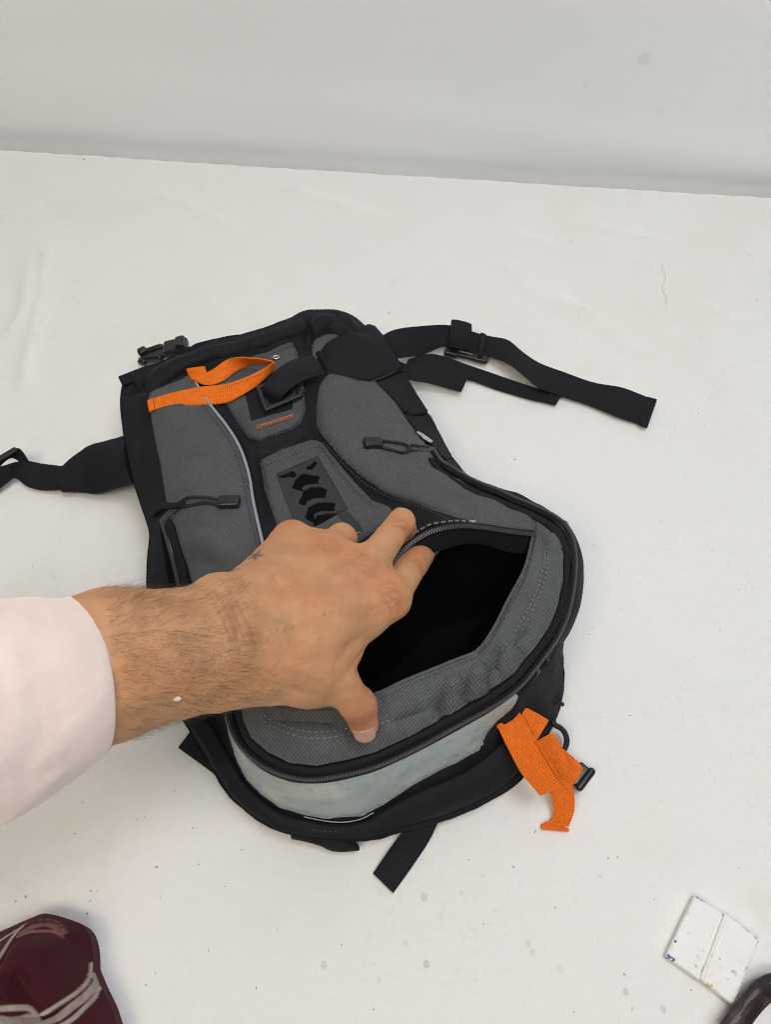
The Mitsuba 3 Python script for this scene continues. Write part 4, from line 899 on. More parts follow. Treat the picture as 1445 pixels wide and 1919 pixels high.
allp = np.vstack([[c[1] for c in CAPS], [c[2] for c in CAPS]])
lo, hi = allp.min(0) - .045, allp.max(0) + .045
lo[0] = max(lo[0], J(-60, 1300, .26)[0] + .004)
STEP = .0014
ax = [np.arange(lo[k], hi[k], STEP, dtype=np.float32) for k in range(3)]
shape = tuple(len(a) for a in ax)
FC = [np.full(shape, .05, np.float32) for _ in range(5)]
for chain, a, b, ra, rb, k in CAPS:
    F = FC[chain]
    pad = max(ra, rb) + .022
    l, h_ = np.minimum(a, b) - pad, np.maximum(a, b) + pad
    sl = tuple(slice(max(0, int((l[i] - lo[i]) / STEP)), max(0, int((h_[i] - lo[i]) / STEP) + 2)) for i in range(3))
    X, Y, Z = np.meshgrid(*[ax[i][sl[i]] for i in range(3)], indexing='ij', sparse=True)
    d = b - a
    t = np.clip(((X - a[0]) * d[0] + (Y - a[1]) * d[1] + (Z - a[2]) * d[2]) / max(d @ d, 1e-12), 0, 1)
    q = np.sqrt((X - a[0] - t * d[0]) ** 2 + (Y - a[1] - t * d[1]) ** 2 + (Z - a[2] - t * d[2]) ** 2) - (ra + (rb - ra) * t)
    f0 = F[sl]
    hh_ = np.clip(.5 + .5 * (f0 - q) / k, 0, 1)
    F[sl] = f0 * (1 - hh_) + q * hh_ - k * hh_ * (1 - hh_)
F = FC[0]
for fc in FC[1:]:
    kk = .007
    hh_ = np.clip(.5 + .5 * (FC[0] - fc) / kk, 0, 1)
    F = np.minimum(F, FC[0] * (1 - hh_) + fc * hh_ - kk * hh_ * (1 - hh_))
F = gaussian_filter(F, .8)

def surface_nets(F, lo, step):
    """Closed surface of F = 0 (quads made triangles), one vertex per crossed cell."""
    S = F < 0
    nx, ny, nz = F.shape
    corners = [(i, j, k) for i in (0, 1) for j in (0, 1) for k in (0, 1)]
    c = sum(S[i:nx - 1 + i, j:ny - 1 + j, k:nz - 1 + k].astype(np.int8) for i, j, k in corners)
    cell = np.argwhere((c > 0) & (c < 8))
    idx = np.full((nx - 1, ny - 1, nz - 1), -1, np.int64)
    idx[tuple(cell.T)] = np.arange(len(cell))
    acc, cnt = np.zeros((len(cell), 3)), np.zeros(len(cell))
    for p in corners:
        for axis in range(3):
            if p[axis] == 0:
                q = list(p); q[axis] = 1
                A = F[cell[:, 0] + p[0], cell[:, 1] + p[1], cell[:, 2] + p[2]]
                B = F[cell[:, 0] + q[0], cell[:, 1] + q[1], cell[:, 2] + q[2]]
                m = (A < 0) != (B < 0)
                t = np.where(m, A / np.where(m, A - B, 1), 0)
                pt = np.broadcast_to(np.array(p, float), (len(cell), 3)).copy(); pt[:, axis] = t
                acc[m] += pt[m]; cnt[m] += 1
    V = (cell + acc / cnt[:, None]) * step + lo
    quads = []
    for axis in range(3):
        u, w = (axis + 1) % 3, (axis + 2) % 3
        a = [slice(None)] * 3; b = [slice(None)] * 3
        a[axis], b[axis] = slice(0, -1), slice(1, None)
        s0, s1 = S[tuple(a)], S[tuple(b)]
        e = np.argwhere(s0 != s1)
        e = e[(e[:, u] > 0) & (e[:, w] > 0) & (e[:, u] < F.shape[u] - 1) & (e[:, w] < F.shape[w] - 1)]
        flip = ~s0[tuple(e.T)]
        q = []
        for du, dw in ((0, 0), (1, 0), (1, 1), (0, 1)):
            z = e.copy(); z[:, u] -= du; z[:, w] -= dw
            q.append(idx[tuple(z.T)])
        q = np.stack(q, 1)
        q[flip] = q[flip][:, ::-1]
        quads.append(q)
    q = np.vstack(quads)
    q = q[(q >= 0).all(1)]
    return V, np.vstack([q[:, [0, 1, 2]], q[:, [0, 2, 3]]])

av, af = surface_nets(F, lo, STEP)
arm = trimesh.Trimesh(av, af, process=False)
trimesh.smoothing.filter_taubin(arm, iterations=8)
if arm.face_normals[np.argmax(np.array(arm.triangles_center)[:, 2])][2] < 0:
    arm.invert()
n = np.array(arm.vertex_normals)
P = np.array(arm.vertices)
d = .0016 * (meshkit.fbm(P * 55, 3, 31) - .5) + .0006 * (meshkit.fbm(P * 240, 2, 32) - .5)
# creases across the thumb joint and the finger joints
dark = np.zeros(len(P))  # crease shade, later painted into the skin colour
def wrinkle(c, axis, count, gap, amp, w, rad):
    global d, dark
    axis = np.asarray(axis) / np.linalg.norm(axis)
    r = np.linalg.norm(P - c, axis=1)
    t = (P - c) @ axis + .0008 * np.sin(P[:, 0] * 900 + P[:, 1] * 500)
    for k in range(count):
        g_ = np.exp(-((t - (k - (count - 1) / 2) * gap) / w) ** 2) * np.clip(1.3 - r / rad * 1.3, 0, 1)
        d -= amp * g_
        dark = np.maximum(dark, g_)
wrinkle(J(672, 1335, .150), J(682, 1358, .136) - J(655, 1300, .16), 5, .0019, .0006, .0007, .014)
wrinkle(J(752, 985, .175), J(752, 978, .166) - J(690, 1060, .176), 4, .0022, .0005, .0008, .013)
wrinkle(J(735, 1120, .178), J(790, 1050, .15) - J(720, 1140, .17), 5, .0027, .0005, .0009, .017)
wrinkle(J(680, 1064, .183), J(752, 978, .166) - J(690, 1060, .176), 5, .0027, .0004, .0009, .016)
wrinkle(J(610, 1034, .180), J(640, 1000, .16) - J(600, 1050, .176), 4, .0027, .0004, .0009, .014)
wrinkle(J(778, 1060, .152), J(790, 1050, .15) - J(720, 1140, .17), 3, .0026, .0004, .0008, .012)
wrinkle(J(430, 1170, .215), J(478, 1160, .19) - J(420, 1175, .2), 4, .0040, .0005, .0012, .030)
def groove(line, amp, w):
    global d
    q = catmull(np.array(line), step=.0008)
    dd, _ = cKDTree(q).query(P)
    d -= amp * np.exp(-(dd / w) ** 2)
def near_top(px, py):
    """The arm's skin nearest to a point of the photograph."""
    o = np.array([0, 0, CAMH]); u = J(px, py, .1) - o; u /= np.linalg.norm(u)
    w = P - o; al = w @ u
    of = np.linalg.norm(w - al[:, None] * u, axis=1)
    c = np.where(of < .0025)[0]
    return P[c[np.argmin(al[c])]] if len(c) else J(px, py, .17)
for pts_, a_, w_ in [([(655, 1268), (668, 1245), (690, 1218)], .0012, .0020), ([(700, 1146), (719, 1139), (742, 1128)], .0007, .0011), ([(706, 1155), (722, 1148)], .0005, .0009), ([(620, 1088), (642, 1080), (662, 1072)], .0008, .0012),
                     ([(640, 1240), (652, 1225), (672, 1208)], .0010, .0035), ([(515, 1075), (530, 1088), (552, 1090)], .0008, .0018), ([(655, 1040), (668, 1030), (672, 1015)], .0008, .0016), ([(440, 1120), (452, 1160), (448, 1200)], .0007, .0030), ([(520, 1290), (560, 1300), (600, 1312)], .0008, .0022),
                     ([(560, 1120), (610, 1095), (650, 1062)], -.0009, .0030), ([(540, 1170), (620, 1140), (690, 1122)], -.0008, .0028), ([(520, 1120), (560, 1075), (590, 1045)], -.0007, .0030), ([(500, 1080), (530, 1035)], -.0005, .0025), ([(540, 1245), (590, 1255), (625, 1270)], -.0010, .0030),
                     ([(560, 1140), (600, 1165), (640, 1160)], -.0004, .0014), ([(470, 1140), (520, 1150), (570, 1130)], -.0004, .0013), ([(430, 1240), (480, 1215), (540, 1210)], -.0004, .0014)]:
    groove([near_top(*q) for q in pts_], a_, w_)
P = P + n * d[:, None]
# skin tone: redder over the knuckles and fingers, paler between, freckled, shade painted in at the thumb and lower edge, a dark ink smudge by the little finger
base = np.array([.52, .276, .140])
col = np.tile(base, (len(P), 1)) * (0.70 + .34 * meshkit.fbm(P * 32, 3, 41) + .28 * meshkit.fbm(P * 130, 3, 42))[:, None]
def tint(c, rad, mul, pw=1.0):
    w = np.clip(1 - np.linalg.norm(P - c, axis=1) / rad, 0, 1)[:, None] ** pw
    col[:] = col * (1 - w) + col * np.array(mul) * w
for name in MC:
    tint(MC[name][1] + [0, 0, .01], .024, (1.02, .90, .86))
tint(J(800, 1036, .15), .03, (1.0, .88, .84)); tint(J(752, 978, .17), .022, (1.03, .92, .88))
tint(J(680, 1350, .145), .026, (.98, .74, .74)); tint(J(660, 1300, .16), .03, (.95, .86, .84)); tint(J(560, 1300, .165), .03, (.84, .76, .74))  # thumb reddened; lower hand edge darkened as painted shade
col *= np.stack([1 - .22 * dark, 1 - .34 * dark, 1 - .36 * dark], 1); tint(J(672, 1342, .152), .010, (.62, .55, .55)); tint(J(655, 1345, .145), .012, (.70, .62, .60)); tint(J(600, 1300, .165), .022, (.80, .72, .70)); tint(J(560, 1160, .18), .03, (1.0, .92, .88)); tint(J(610, 1040, .178), .022, (1.0, .90, .86)); tint(J(480, 1230, .19), .03, (.92, .88, .86)); tint(J(640, 1215, .178), .02, (.86, .83, .82)); tint(J(590, 1100, .182), .03, (1.08, 1.02, .98))  # crease, thumb and web shade painted into the skin, back of hand lightened
adir0 = J(470, 1190, .19) - J(130, 1250, .22); adir0 /= np.linalg.norm(adir0)
red = np.clip(meshkit.fbm(P * 48 + 4, 4, 46) - .42, 0, 1) * 2.2
col *= np.stack([1 + 0 * red, 1 - .20 * red, 1 - .22 * red], 1)
mottle = meshkit.fbm(np.column_stack([P @ adir0 * 26, P[:, 1] * 90, P[:, 2] * 90]), 4, 47)  # stretched dark mottling along the hairy forearm
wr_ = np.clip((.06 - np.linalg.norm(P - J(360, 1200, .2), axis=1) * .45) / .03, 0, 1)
col *= (1 - (.55 * np.clip(mottle - .42, 0, 1) * wr_))[:, None]
vein = meshkit.fbm(P * [22, 40, 30] + 9, 3, 44)
col *= np.stack([1 - .05 * vein, 1 - .16 * (vein - .35), 1 - .22 * (vein - .35)], 1)
ms = J(481, 1050, .184)
ms = ms + [0, 0, 0]; r = np.linalg.norm((P - ms)[:, :2], axis=1); an = np.arctan2(P[:, 1] - ms[1], P[:, 0] - ms[0])
mark = np.clip(1 - r / (.0050 * (1 + .45 * np.cos(5 * an + .6))), 0, 1) * (P[:, 2] > .16)
mark = np.clip(mark * 2.2, 0, 1) * (.75 + .25 * meshkit.noise(P * 900, 3))
col = col * (1 - .80 * mark[:, None]) + np.array([.03, .032, .04]) * .8 * mark[:, None]
for cx, cy, rad, a in [(607, 1153, .0007, .5), (520, 1180, .0006, .35), (640, 1118, .0006, .3), (430, 1110, .0012, .3), (330, 1180, .0008, .3)]:
    c = J(cx, cy, .2)
    u_, v_ = P[:, 0] / (CAMH - P[:, 2]), P[:, 1] / (CAMH - P[:, 2])
    k = (CAMH - .2)
    w = np.clip(1.6 - np.hypot(u_ * k - c[0], v_ * k - c[1]) / rad, 0, 1) * (n[:, 2] > 0)
    col *= (1 - a * w)[:, None]
scene['mat_skin'] = {'type': 'twosided', 'bsdf': {'type': 'bumpmap', 'arbitrary': proc(lambda p, n, uv: noise(p.x * 480, p.y * 480, p.z * 480) + .8 * noise(p.x * 1900, p.y * 1900, p.z * 1900), 2.5e-4), 'scale': .0005,
                     'bsdf': {'type': 'principled', 'base_color': {'type': 'mesh_attribute', 'name': 'vertex_color'}, 'roughness': .46, 'specular': .4, 'sheen': .05}}}
scene['mat_nail'] = principled((.43, .245, .19), .33, specular=.4)
scene['mat_hair'] = principled((.085, .050, .030), .5, specular=.3)
scene['mat_fleck'] = principled((.62, .60, .57), .8)
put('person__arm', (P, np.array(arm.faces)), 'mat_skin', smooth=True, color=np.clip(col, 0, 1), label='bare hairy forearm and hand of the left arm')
tree = cKDTree(P)
arm2 = trimesh.Trimesh(P, arm.faces, process=False)
N2 = np.array(arm2.vertex_normals)

# thumb nail: a slightly domed plate bedded in the tip
t0, t1 = J(672, 1322, .150), J(682, 1358, .136)
axis = (t1 - t0) / np.linalg.norm(t1 - t0)
eye = np.array([0, 0, CAMH]) - t1
upn = np.array([0.0, -.62, .78]); upn -= axis * (upn @ axis); upn /= np.linalg.norm(upn)
side = np.cross(axis, upn)
G = []
for i_ in np.linspace(-.25, 1, 15):
    for j_ in np.linspace(-1, 1, 15):
        ang = j_ * .85
        rr = .0100 - .0028 * max(0, i_ - .35) ** 2 * 2.2 - .0006 * (1 if abs(j_) > .99 else 0)
        lim = math.sqrt(max(0, 1 - max(0, (i_ - .3) / .72) ** 2.6))
        G.append(t1 - axis * .0020 + axis * (i_ * .0100) + upn * (math.cos(ang * lim) * rr) + side * (math.sin(ang * lim) * rr * .98))
G = np.array(G).reshape(15, 15, 3)
G[0] -= upn * .0012
i = np.arange(225).reshape(15, 15)
fq = np.stack([i[:-1, :-1], i[1:, :-1], i[1:, 1:], i[:-1, 1:]], -1).reshape(-1, 4)
put('person__thumbnail', (G.reshape(-1, 3), fq), 'mat_nail', smooth=True, label='short pale thumbnail')

# hair on the forearm and back of the hand
seeds = rng.permutation(len(P))
hv, hf, nn_ = [], [], 0
A0, A1 = J(130, 1250, .22), J(470, 1190, .19)
adir = (A1 - A0) / np.linalg.norm(A1 - A0)
count = 0
HV, HF = [], []
for sidx in seeds:
    if count >= 1900:
        break
    p0, nn0 = P[sidx], N2[sidx]
    t_ = (p0 - A0) @ adir / np.linalg.norm(A1 - A0)
    dens = min(1.0, max(.05 if t_ < 1.35 else 0, (1.10 - t_) / .32))
    if t_ < .16 or nn0[2] < -.45 or rng.random() > dens * (.35 + .65 * meshkit.noise(p0[None] * 60, 3)[0]):
        continue
    if t_ > .95:
        if nn0[2] < .3:
            continue
    side_ = np.cross(nn0, adir)
    dirn = adir * (.5 + .4 * rng.random()) + side_ * (rng.normal() * .22 + .25 * np.sign(p0[1] - (A0 + adir * t_ * .1)[1])) + nn0 * (.14 + .14 * rng.random())
    dirn /= np.linalg.norm(dirn)
    L = (.006 + .007 * rng.random()) * (1 if t_ < .95 else .6)
    curl = rng.normal(size=3) * .18
    k = np.linspace(0, 1, 5)[:, None]
    pts_ = p0 - nn0 * .0003 + dirn * L * k + (curl - nn0 * .25) * L * .5 * k ** 2
    v_, f_ = tube(pts_, np.array([.000034, .000038, .000036, .00003, .000015]) * (1.0 if t_ < .95 else .8), 3, caps=False)
    HV.append(v_); HF.append(f_ + nn_); nn_ += len(v_); count += 1
put('person__arm_hair', (np.vstack(HV), np.vstack(HF)), 'mat_hair', smooth=False, kind='stuff', label='dark hair on the forearm')
# white fleck stuck to the forearm
dist, k_ = arm2.ray.intersects_location([[0, 0, CAMH]], [J(336, 1318, .2) - np.array([0, 0, CAMH])])[:2] if False else (None, None)
u0 = J(336, 1318, .2) - np.array([0, 0, CAMH]); u0 /= np.linalg.norm(u0)
w_ = P - np.array([0, 0, CAMH]); along = w_ @ u0
off_ = np.linalg.norm(w_ - along[:, None] * u0, axis=1)
cand = np.where(off_ < .003)[0]
kf = cand[np.argmin(along[cand])]
fl = trimesh.creation.icosphere(2, .0016)
fv = fl.vertices * (1 + .5 * (meshkit.noise(fl.vertices * 900, 2)[:, None] - .5)) * [1.4, .9, .6]
put('person__lint', (fv + P[kf] + N2[kf] * .0004, fl.faces), 'mat_fleck', smooth=True, label='white fleck stuck to the forearm')

# sleeve: rolled pale cotton, thick hem round the cuff
axis_s = J(165, 1265, .226) - J(-120, 1318, .258); axis_s /= np.linalg.norm(axis_s)
e1 = np.array([0, 0, 1.0]) - axis_s * axis_s[2]; e1 /= np.linalg.norm(e1)
e2 = np.cross(axis_s, e1)
C0 = J(170, 1263, .226)
NS, NA = 70, 96
rows = []
for si in range(NS):
    sv = si / (NS - 1)
    c = C0 * (1 - sv) + J(-330, 1388, .285) * sv + np.array([.002, -.004, 0]) * math.sin(math.pi * min(1, sv * 1.25))
    r0 = .0400 + .020 * sv ** .75
    a = np.arange(NA) * TAU / NA
    pos3 = np.column_stack([np.full(NA, sv * 1.6), np.cos(a) * .9, np.sin(a) * .9])
    wr = .0065 * (meshkit.fbm(pos3 * 2.1 + 3, 3, 51) - .5) * min(1, .3 + sv * 3) + .0022 * np.sin(a * 2 + sv * 9 + 1) * sv
    wr = wr + .0030 * (meshkit.fbm(np.column_stack([pos3[:, 0] * 5, pos3[:, 1] * 1.2, pos3[:, 2] * 1.2]), 2, 52) - .5) * min(1, sv * 5)
    rr = r0 + wr
    rows.append(c + (rr * np.cos(a) * .95)[:, None] * e1 + (rr * np.sin(a) * 1.05)[:, None] * e2)
rows = np.array(rows)
lip = [rows[0] - (rows[0] - C0) * .02 + axis_s * .0012, rows[0] - (rows[0] - C0) * .05 + axis_s * .0006, rows[0] - (rows[0] - C0) * .06 - axis_s * .002, rows[4] - (rows[4] - (C0 - axis_s * .01)) * .06, rows[14] - (rows[14] - (C0 - axis_s * .034)) * .08]
rows = np.concatenate([np.array(lip[::-1]), rows])
NR = len(rows)
i = np.arange(NR * NA).reshape(NR, NA)
nx = np.roll(i, -1, 1)
fq = np.stack([i[:-1], nx[:-1], nx[1:], i[1:]], -1).reshape(-1, 4)
def sleeve_col(p, n, uv):
    th = .5 * noise(p.x * 1500, p.y * 400, p.z * 1500) + .5 * noise(p.x * 400, p.y * 1500, p.z * 400)
    return mix((.83, .705, .65), (.77, .65, .595), fbm(p.x * 30, p.y * 30, p.z * 30)) * (.96 + .08 * th)
scene['mat_sleeve'] = bumped(proc(sleeve_col), .85, lambda p, n, uv: .5 * noise(p.x * 1300, p.y * 500, p.z * 1300) + 7 * fbm(p.x * 70, p.y * 70, p.z * 70), .00014, eps=4e-4, specular=.12, sheen=.3)
end = rows[-1].mean(0)
ring_i = i[-1]
fq = np.vstack([fq, np.stack([ring_i, np.roll(ring_i, -1), np.full(NA, NR * NA), np.full(NA, NR * NA)], 1)])
put('person__sleeve', (np.vstack([rows.reshape(-1, 3), end]), fq), 'mat_sleeve', smooth=True, label='pale pink cotton sleeve')
# dark red cloth edge hanging just below the sleeve
m_pts = np.array([J(-70, 1548, .185), J(-30, 1542, .188), J(5, 1532, .19), J(30, 1522, .192), J(50, 1516, .193)])
m2 = np.array([J(-70, 1562, .165), J(-30, 1556, .168), J(5, 1545, .172), J(28, 1532, .178), J(47, 1522, .186)])
# ------------------------------------------------------------------ maroon striped cloth, lower left
MO = [(-60, 1790), (-25, 1760), (0, 1745), (22, 1735), (44, 1725), (73, 1713), (86, 1711), (111, 1716), (135, 1724), (151, 1730), (160, 1738), (167, 1751), (172, 1770), (174, 1790), (175, 1814), (181, 1830), (188, 1847), (198, 1868), (208, 1889), (218, 1919), (226, 1945), (230, 1990), (180, 2040), (60, 2050), (-60, 2040)]
mo = np.array(MO, float)
mxy = catmull(at(mo[:, 0], mo[:, 1], .021), step=.002, closed=True)[:, :2]
mpoly = Polygon(mxy).buffer(0)
p, f = tri_plan(mpoly, .0006, rings=(0.0, .0002, .0004, .0008, .0014, .0022, .0031, .0041, .0052, .0064, .0077), step=.0006)
d = shapely.distance(shapely.points(p), mpoly.boundary)
z = .020 + .075 * (1 - np.exp(-d / .028))
from scipy.interpolate import LinearNDInterpolator
zi = LinearNDInterpolator(p, z, fill_value=.01)
def mline(P, z=None):
    a = np.array(P, float)
    zs = np.linspace(.15, .02, 261)
    Q = at(a[:, 0][:, None], a[:, 1][:, None], zs[None, :])
    hit = Q[..., 2] <= zi(Q[..., 0], Q[..., 1])
    k = np.where(hit.any(1), hit.argmax(1), 240)
    q = catmull(Q[np.arange(len(a)), k], step=.0004)
    zz = zi(q[:, 0], q[:, 1])
    q[:, 2] = np.where(np.isfinite(zz), zz, q[:, 2])
    return q
# the front lobe: its rim is a fold line
lobe = mline([(-20, 1830), (4, 1800), (20, 1775), (38, 1759), (60, 1752), (100, 1749), (126, 1760), (150, 1778), (163, 1796), (170, 1815), (172, 1830), (160, 1850), (120, 1880), (80, 1902), (40, 1908), (-20, 1900)])[:, :2]
lpoly = Polygon(np.vstack([lobe, lobe[:1]])).buffer(0)
inl = shapely.contains_xy(lpoly, p[:, 0], p[:, 1])
dl = shapely.distance(shapely.points(p), lpoly.boundary)
z = z + np.clip(d / .008, 0, 1) * np.where(inl, .010 * np.clip(dl / .012, 0, 1) * (2 - np.clip(dl / .012, 0, 1)), -.004 * np.exp(-(dl / .004) ** 2))
dd, _ = cKDTree(mline([(34, 1832), (48, 1855), (66, 1874), (72, 1890)])[:, :2]).query(p)
z -= .010 * np.exp(-(dd / .006) ** 2)
dd, _ = cKDTree(mline([(0, 1812), (20, 1826), (30, 1850)])[:, :2]).query(p)
z -= .003 * np.exp(-(dd / .006) ** 2)
z += .004 * (meshkit.fbm(np.column_stack([p * 45, 0 * d]), 3, 61) - .5) * np.clip(d / .01, 0, 1)
zi = LinearNDInterpolator(p, z, fill_value=.01)
P3c = np.column_stack([p, z])
mar, cream, mauve = np.array([.058, .0125, .0185]), np.array([.40, .34, .30]), np.array([.20, .095, .095])
col = np.tile(mar, (len(p), 1)) * (.75 + .5 * meshkit.fbm(np.column_stack([p * 70, 0 * d]), 3, 62))[:, None]
tw = .85 + .3 * meshkit.noise(np.column_stack([(p @ [.8, .6]) * 500, (p @ [-.6, .8]) * 160, 0 * d]), 3)
def stripe(P, w, c, k=1.0):
    dd, _ = cKDTree(mline(P)).query(P3c)
    a = np.clip((w - dd) / .0011 + .5, 0, 1)[:, None] * k
    col[:] = col * (1 - a) + c * tw[:, None] * a
arc = [(172, 1806), (170, 1822), (164, 1838), (150, 1855), (125, 1872), (100, 1888), (72, 1906), (60, 1915)]
stripe(arc, .00135, cream)
stripe([(178, 1828), (181, 1838), (174, 1852), (158, 1868), (134, 1886), (110, 1904), (86, 1915), (60, 1930)], .0026, cream * .85)
stripe([(187, 1842), (186, 1852), (178, 1868), (160, 1886), (144, 1902), (128, 1914), (110, 1924)], .0014, cream)
stripe([(-20, 1892), (10, 1889), (40, 1887), (56, 1889), (66, 1900)], .0016, cream * .9)
stripe([(-20, 1912), (20, 1911), (55, 1910), (75, 1920), (90, 1935)], .0035, cream * .8)
stripe([(-20, 1775), (0, 1762), (20, 1749), (40, 1737)], .0020, cream * .9)
stripe([(-10, 1805), (2, 1788), (20, 1760), (34, 1743), (47, 1730)], .0011, cream)
stripe([(40, 1746), (58, 1737), (80, 1732), (100, 1735), (116, 1748)], .0022, mauve)
stripe([(34, 1754), (55, 1746), (80, 1744), (104, 1746), (122, 1757)], .0012, mauve * 1.3)
stripe([(40, 1733), (70, 1724), (92, 1722), (110, 1728), (126, 1746)], .0006, mauve)
V = np.column_stack([p, z])
b = np.array([[x, y] for x, y in resample(mxy, .002, True)])
m = len(b)
S = np.vstack([np.column_stack([b, np.full(m, .0205)]), np.column_stack([b * .985 + b.mean(0) * .015, np.full(m, .012)]), np.column_stack([b * .96 + b.mean(0) * .04, np.full(m, .001)])])
j = np.arange(m); k = (j + 1) % m
Fq = np.vstack([np.stack([a * m + j, a * m + k, (a + 1) * m + k, (a + 1) * m + j], 1) for a in range(2)])
Fq = np.vstack([Fq[:, [0, 1, 2]], Fq[:, [0, 2, 3]]])
vv, ff = cat([(V, f), (S, Fq)])
scene['mat_maroon_cloth'] = {'type': 'twosided', 'bsdf': {'type': 'bumpmap', 'arbitrary': proc(lambda p, n, uv: noise((p.x * .8 + p.y * .6) * 1500, (p.y * .8 - p.x * .6) * 500, p.z * 500), 3e-4), 'scale': .0006,
                             'bsdf': {'type': 'principled', 'base_color': {'type': 'mesh_attribute', 'name': 'vertex_color'}, 'roughness': .9, 'specular': .1, 'sheen': .4}}}
put('cloth', (vv, ff), 'mat_maroon_cloth', smooth=True, color=np.clip(np.vstack([col, np.tile(mar, (len(S), 1))]), 0, 1))
tag('cloth', 'maroon woven cloth with cream stripes bunched over a bump at the lower left', 'cloth')

# ------------------------------------------------------------------ white grooved block, lower right
zt = .008
c4 = [at(1303, 1677, zt), at(1424, 1759, zt), at(1374, 1882, zt), at(1248, 1791, zt)]
g0, g1 = at(1359.5, 1713, zt), at(1313, 1837, zt)
def slab(c, top, bev, seedk):
    """A worn slab: chipped top edge, dense enough to carry dents."""
    poly = Polygon(np.array(c)[:, :2]).buffer(-.0008).buffer(.0008)
    p, f = tri_plan(poly, .0009, rings=(0.0, .0005, .0011))
    d = shapely.distance(shapely.points(p), poly.boundary)
    P3 = np.column_stack([p, 0 * d])
    chip = np.clip(meshkit.fbm(P3 * 380, 3, seedk) - .60, 0, 1) * np.exp(-d / .0012) * .010
    z = top - .0009 * np.exp(-d / .0006) - chip + .0004 * (meshkit.fbm(P3 * 260, 3, seedk + 1) - .5)
    b = resample(np.array(poly.exterior.coords)[:-1], .001, True)
    m = len(b)
    S = np.vstack([np.column_stack([b, np.full(m, top - .0009)]), np.column_stack([b, np.full(m, .0008)])])
    j = np.arange(m); k = (j + 1) % m
    Fq = np.vstack([np.stack([j, k, m + k], 1), np.stack([j, m + k, m + j], 1)])
    return cat([(np.column_stack([p, z]), f), (S, Fq)])
BL = np.array([c4[3], c4[0]])[:, :2]
def chip_col(p, n, uv):
    c = mi.Color3f(.80, .80, .79) * (.93 + .1 * fbm(p.x * 90, p.y * 90, p.z * 90))
    dirt = smoothstep(.70, .80, noise(p.x * 420 + 3, p.y * 420, p.z * 420)) * smoothstep(.45, .7, fbm(p.x * 60, p.y * 60, p.z * 60))
    c = c * (1 - .45 * dirt)
    for (x, y, r, cc) in CHIPS:
        d = dr.sqrt(dr.square(p.x - x) + dr.square(p.y - y)) + .0016 * (noise(p.x * 900, p.y * 900, p.z * 900) - .5)
        k = 1 - smoothstep(r * .8, r * 1.1, d)
        c = c * (1 - k) + mi.Color3f(*cc) * k
    side = smoothstep(.35, .55, fbm(p.x * 130, p.y * 130, p.z * 400)) * (1 - dr.clip(n.z * 3, 0, 1))
    return c * (1 - .25 * side)
BLUE, TAN, GREY = (.06, .11, .30), (.60, .48, .28), (.55, .52, .48)
CHIPS = [(*at(a, b_, zt)[:2].tolist(), r, c) for a, b_, r, c in [(1255, 1792, .0014, BLUE), (1262, 1798, .0010, BLUE), (1308, 1679, .0014, BLUE), (1316, 1684, .001, BLUE), (1266, 1764, .0008, BLUE), (1326, 1690, .0006, BLUE), (1332, 1847, .0012, TAN), (1327, 1844, .0010, TAN), (1305, 1810, .0012, GREY), (1398, 1813, .0012, GREY), (1355, 1714, .0013, GREY), (1416, 1756, .0013, GREY), (1373, 1878, .0010, TAN), (1332, 1765, .0006, (.15, .13, .12)), (1290, 1747, .0006, GREY)]]
scene['mat_white_paint'] = bumped(proc(chip_col), .45, lambda p, n, uv: fbm(p.x * 300, p.y * 300, p.z * 300, 3), .0006, eps=3e-4, specular=.4)
put('block__left_half', slab([c4[0], g0, g1, c4[3]], .0080, .001, 71), 'mat_white_paint', smooth=40, label='chipped left half with blue specks at its corners')
put('block__right_half', slab([g0 + [.0006, .0003, 0], c4[1], c4[2], g1 + [.0006, .0003, 0]], .0088, .001, 75), 'mat_white_paint', smooth=40)
gd = (g1 - g0); gn = np.array([-gd[1], gd[0], 0]); gn /= np.linalg.norm(gn)
put('block__ridge', place(rounded_box(np.linalg.norm(gd) - .001, .0028, .0022, .001), (g0 + g1) / 2 + [.0003, 0, .0004], gd), 'mat_white_paint', smooth=40)
tag('block', 'chipped white painted block with a ridge across its middle, at the lower right', 'block')

# ------------------------------------------------------------------ dark leather strap, lower right corner
tp = np.array([at(*a) for a in [(1338, 1935, .013), (1372, 1890, .015), (1398, 1856, .016), (1420, 1834, .016), (1450, 1822, .015), (1490, 1822, .013)]])
bp = np.array([at(*a) for a in [(1398, 1935, .011), (1412, 1912, .012), (1424, 1897, .013), (1436, 1884, .013), (1452, 1872, .012), (1492, 1866, .010)]])
def leather_col(p, n, uv):
    f = fbm(p.x * 120, p.y * 120, p.z * 120, 4)
    worn = smoothstep(.55, .75, f)
    edge = smoothstep(.0022, .0008, dr.abs(uv.y - .0042)) * smoothstep(.35, .6, noise(uv.x * 180, uv.y * 500))  # broken pale highlight line painted along the leather
    c = mix((.020, .013, .015), (.055, .036, .038), worn)
    return c + mi.Color3f(.10, .072, .062) * edge
scene['mat_leather'] = bumped(proc(leather_col), .55, lambda p, n, uv: fbm(p.x * 260, p.y * 260, p.z * 260, 3), .0010, eps=3e-4, specular=.3)
ribbon('leather_strap', tp, bp, .004, 'mat_leather', step=.0015, bulge=.0015, wob=.0004)
tag('leather_strap', 'worn dark brown leather strap bending into the lower right corner beside the white block', 'strap')

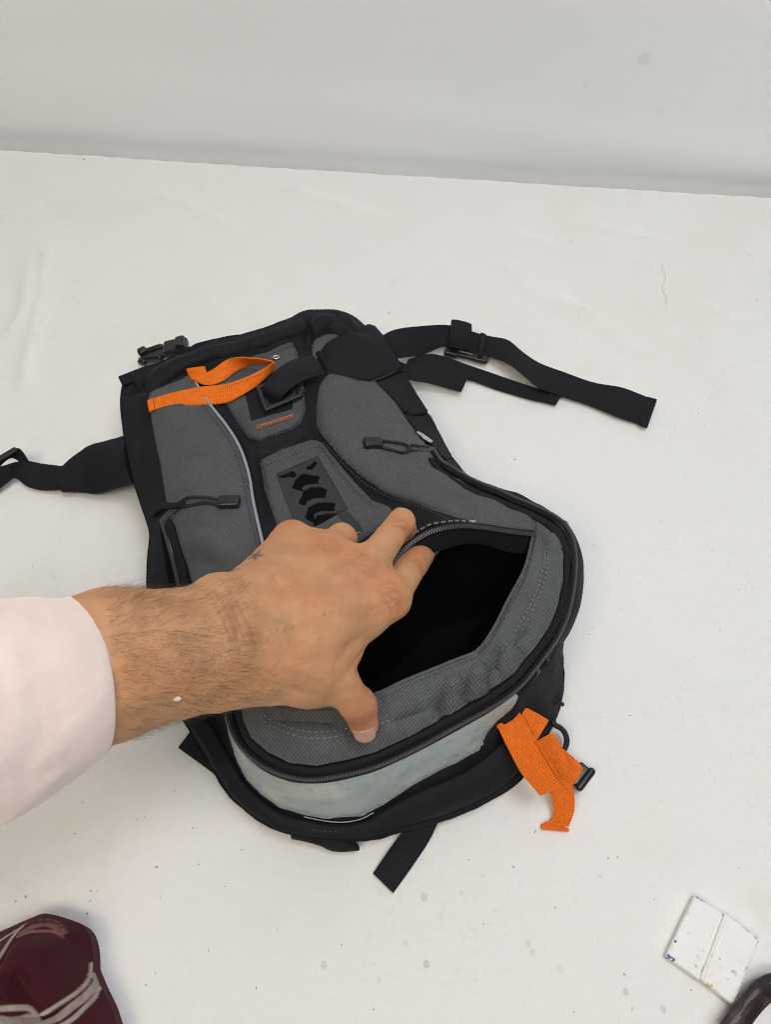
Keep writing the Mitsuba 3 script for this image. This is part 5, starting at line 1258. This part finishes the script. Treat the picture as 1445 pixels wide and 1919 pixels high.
# ------------------------------------------------------------------ crumbs, lint and one thread on the cloth
CR = [(157, 300, 2.2), (376, 352, 1.8), (82, 482, 1.2), (305, 340, .8), (432, 424, .8), (1070, 453, 1.2), (1223, 418, 1.4), (1112, 378, 1.6), (1010, 560, .7), (575, 434, .7), (728, 586, 1.2), (835, 723, .6), (965, 861, 1.2), (1310, 775, .8), (1418, 563, .9), (1404, 480, .7), (1232, 655, 1.0),
      (1111, 1021, .9), (1111, 1176, 1.2), (1105, 1188, .7), (1127, 1345, .7), (1180, 1340, .9), (1297, 1232, .8), (1386, 1105, .8), (361, 1551, 1.2), (372, 1619, 1.0), (293, 1624, 1.8), (452, 1592, .9), (421, 1660, .8), (140, 1561, 1.0), (155, 1503, .8), (271, 1531, .9), (256, 1535, .8), (326, 1482, .9),
      (30, 1688, 1.2), (48, 1679, 2.0), (163, 1711, 1.4), (170, 1668, 1.2), (182, 1669, 1.0), (273, 1845, 1.3), (291, 1822, .7), (206, 1877, .8), (168, 1687, .8), (300, 1682, .8), (1385, 1626, .9), (1157, 1606, 1.2), (1140, 1608, 1.2), (1170, 1825, 1.3), (1296, 1855, 1.0), (1226, 1685, .8), (878, 1610, .8), (962, 1624, 1.2), (790, 1610, .8),
      (1003, 1558, 1.2), (1124, 1642, .9), (640, 1770, .8), (520, 1740, .7), (700, 1890, .9), (905, 1730, .8), (1040, 1700, 1.0), (1075, 1895, .8), (480, 1850, .9), (390, 1780, .8), (240, 990, .7), (110, 1010, .7), (60, 1060, .8), (1350, 1180, .7), (1240, 1500, .8), (1330, 1440, .7), (1250, 1030, .6), (1180, 880, .7)]
sp = []
for x, y, s_ in CR:
    c = at(x, y, .0005)
    c[2] = floor_z(c[0:1], c[1:2])[0] + .0003
    L = s_ * .00038 * (1 + .9 * rng.random())
    v_, f_ = rounded_box(2 * L, .0006 * s_ ** .5, .0005, .0002, 2)
    a = rng.random() * math.pi
    sp.append(place((v_ * (1 + .3 * (meshkit.noise(v_ * 3000 + x, 1)[:, None] - .5)), f_), c, [math.cos(a), math.sin(a), 0]))
scene['mat_crumb'] = principled((.16, .135, .11), .9)
put('lint', cat(sp), 'mat_crumb', smooth=False, kind='stuff', label='dark crumbs and lint scattered over the white cloth')
th = catmull(np.array([at(x, y, .0016) for x, y in [(1240, 494, ), (1243, 508), (1247, 522), (1242, 536), (1244, 549), (1249, 558), (1248, 572)]]), step=.002)
scene['mat_thread'] = principled((.62, .59, .50), .8)
put('thread', tube(th, .00022, 5), 'mat_thread', smooth=True)
tag('thread', 'loose pale thread lying on the white cloth at the right', 'thread')
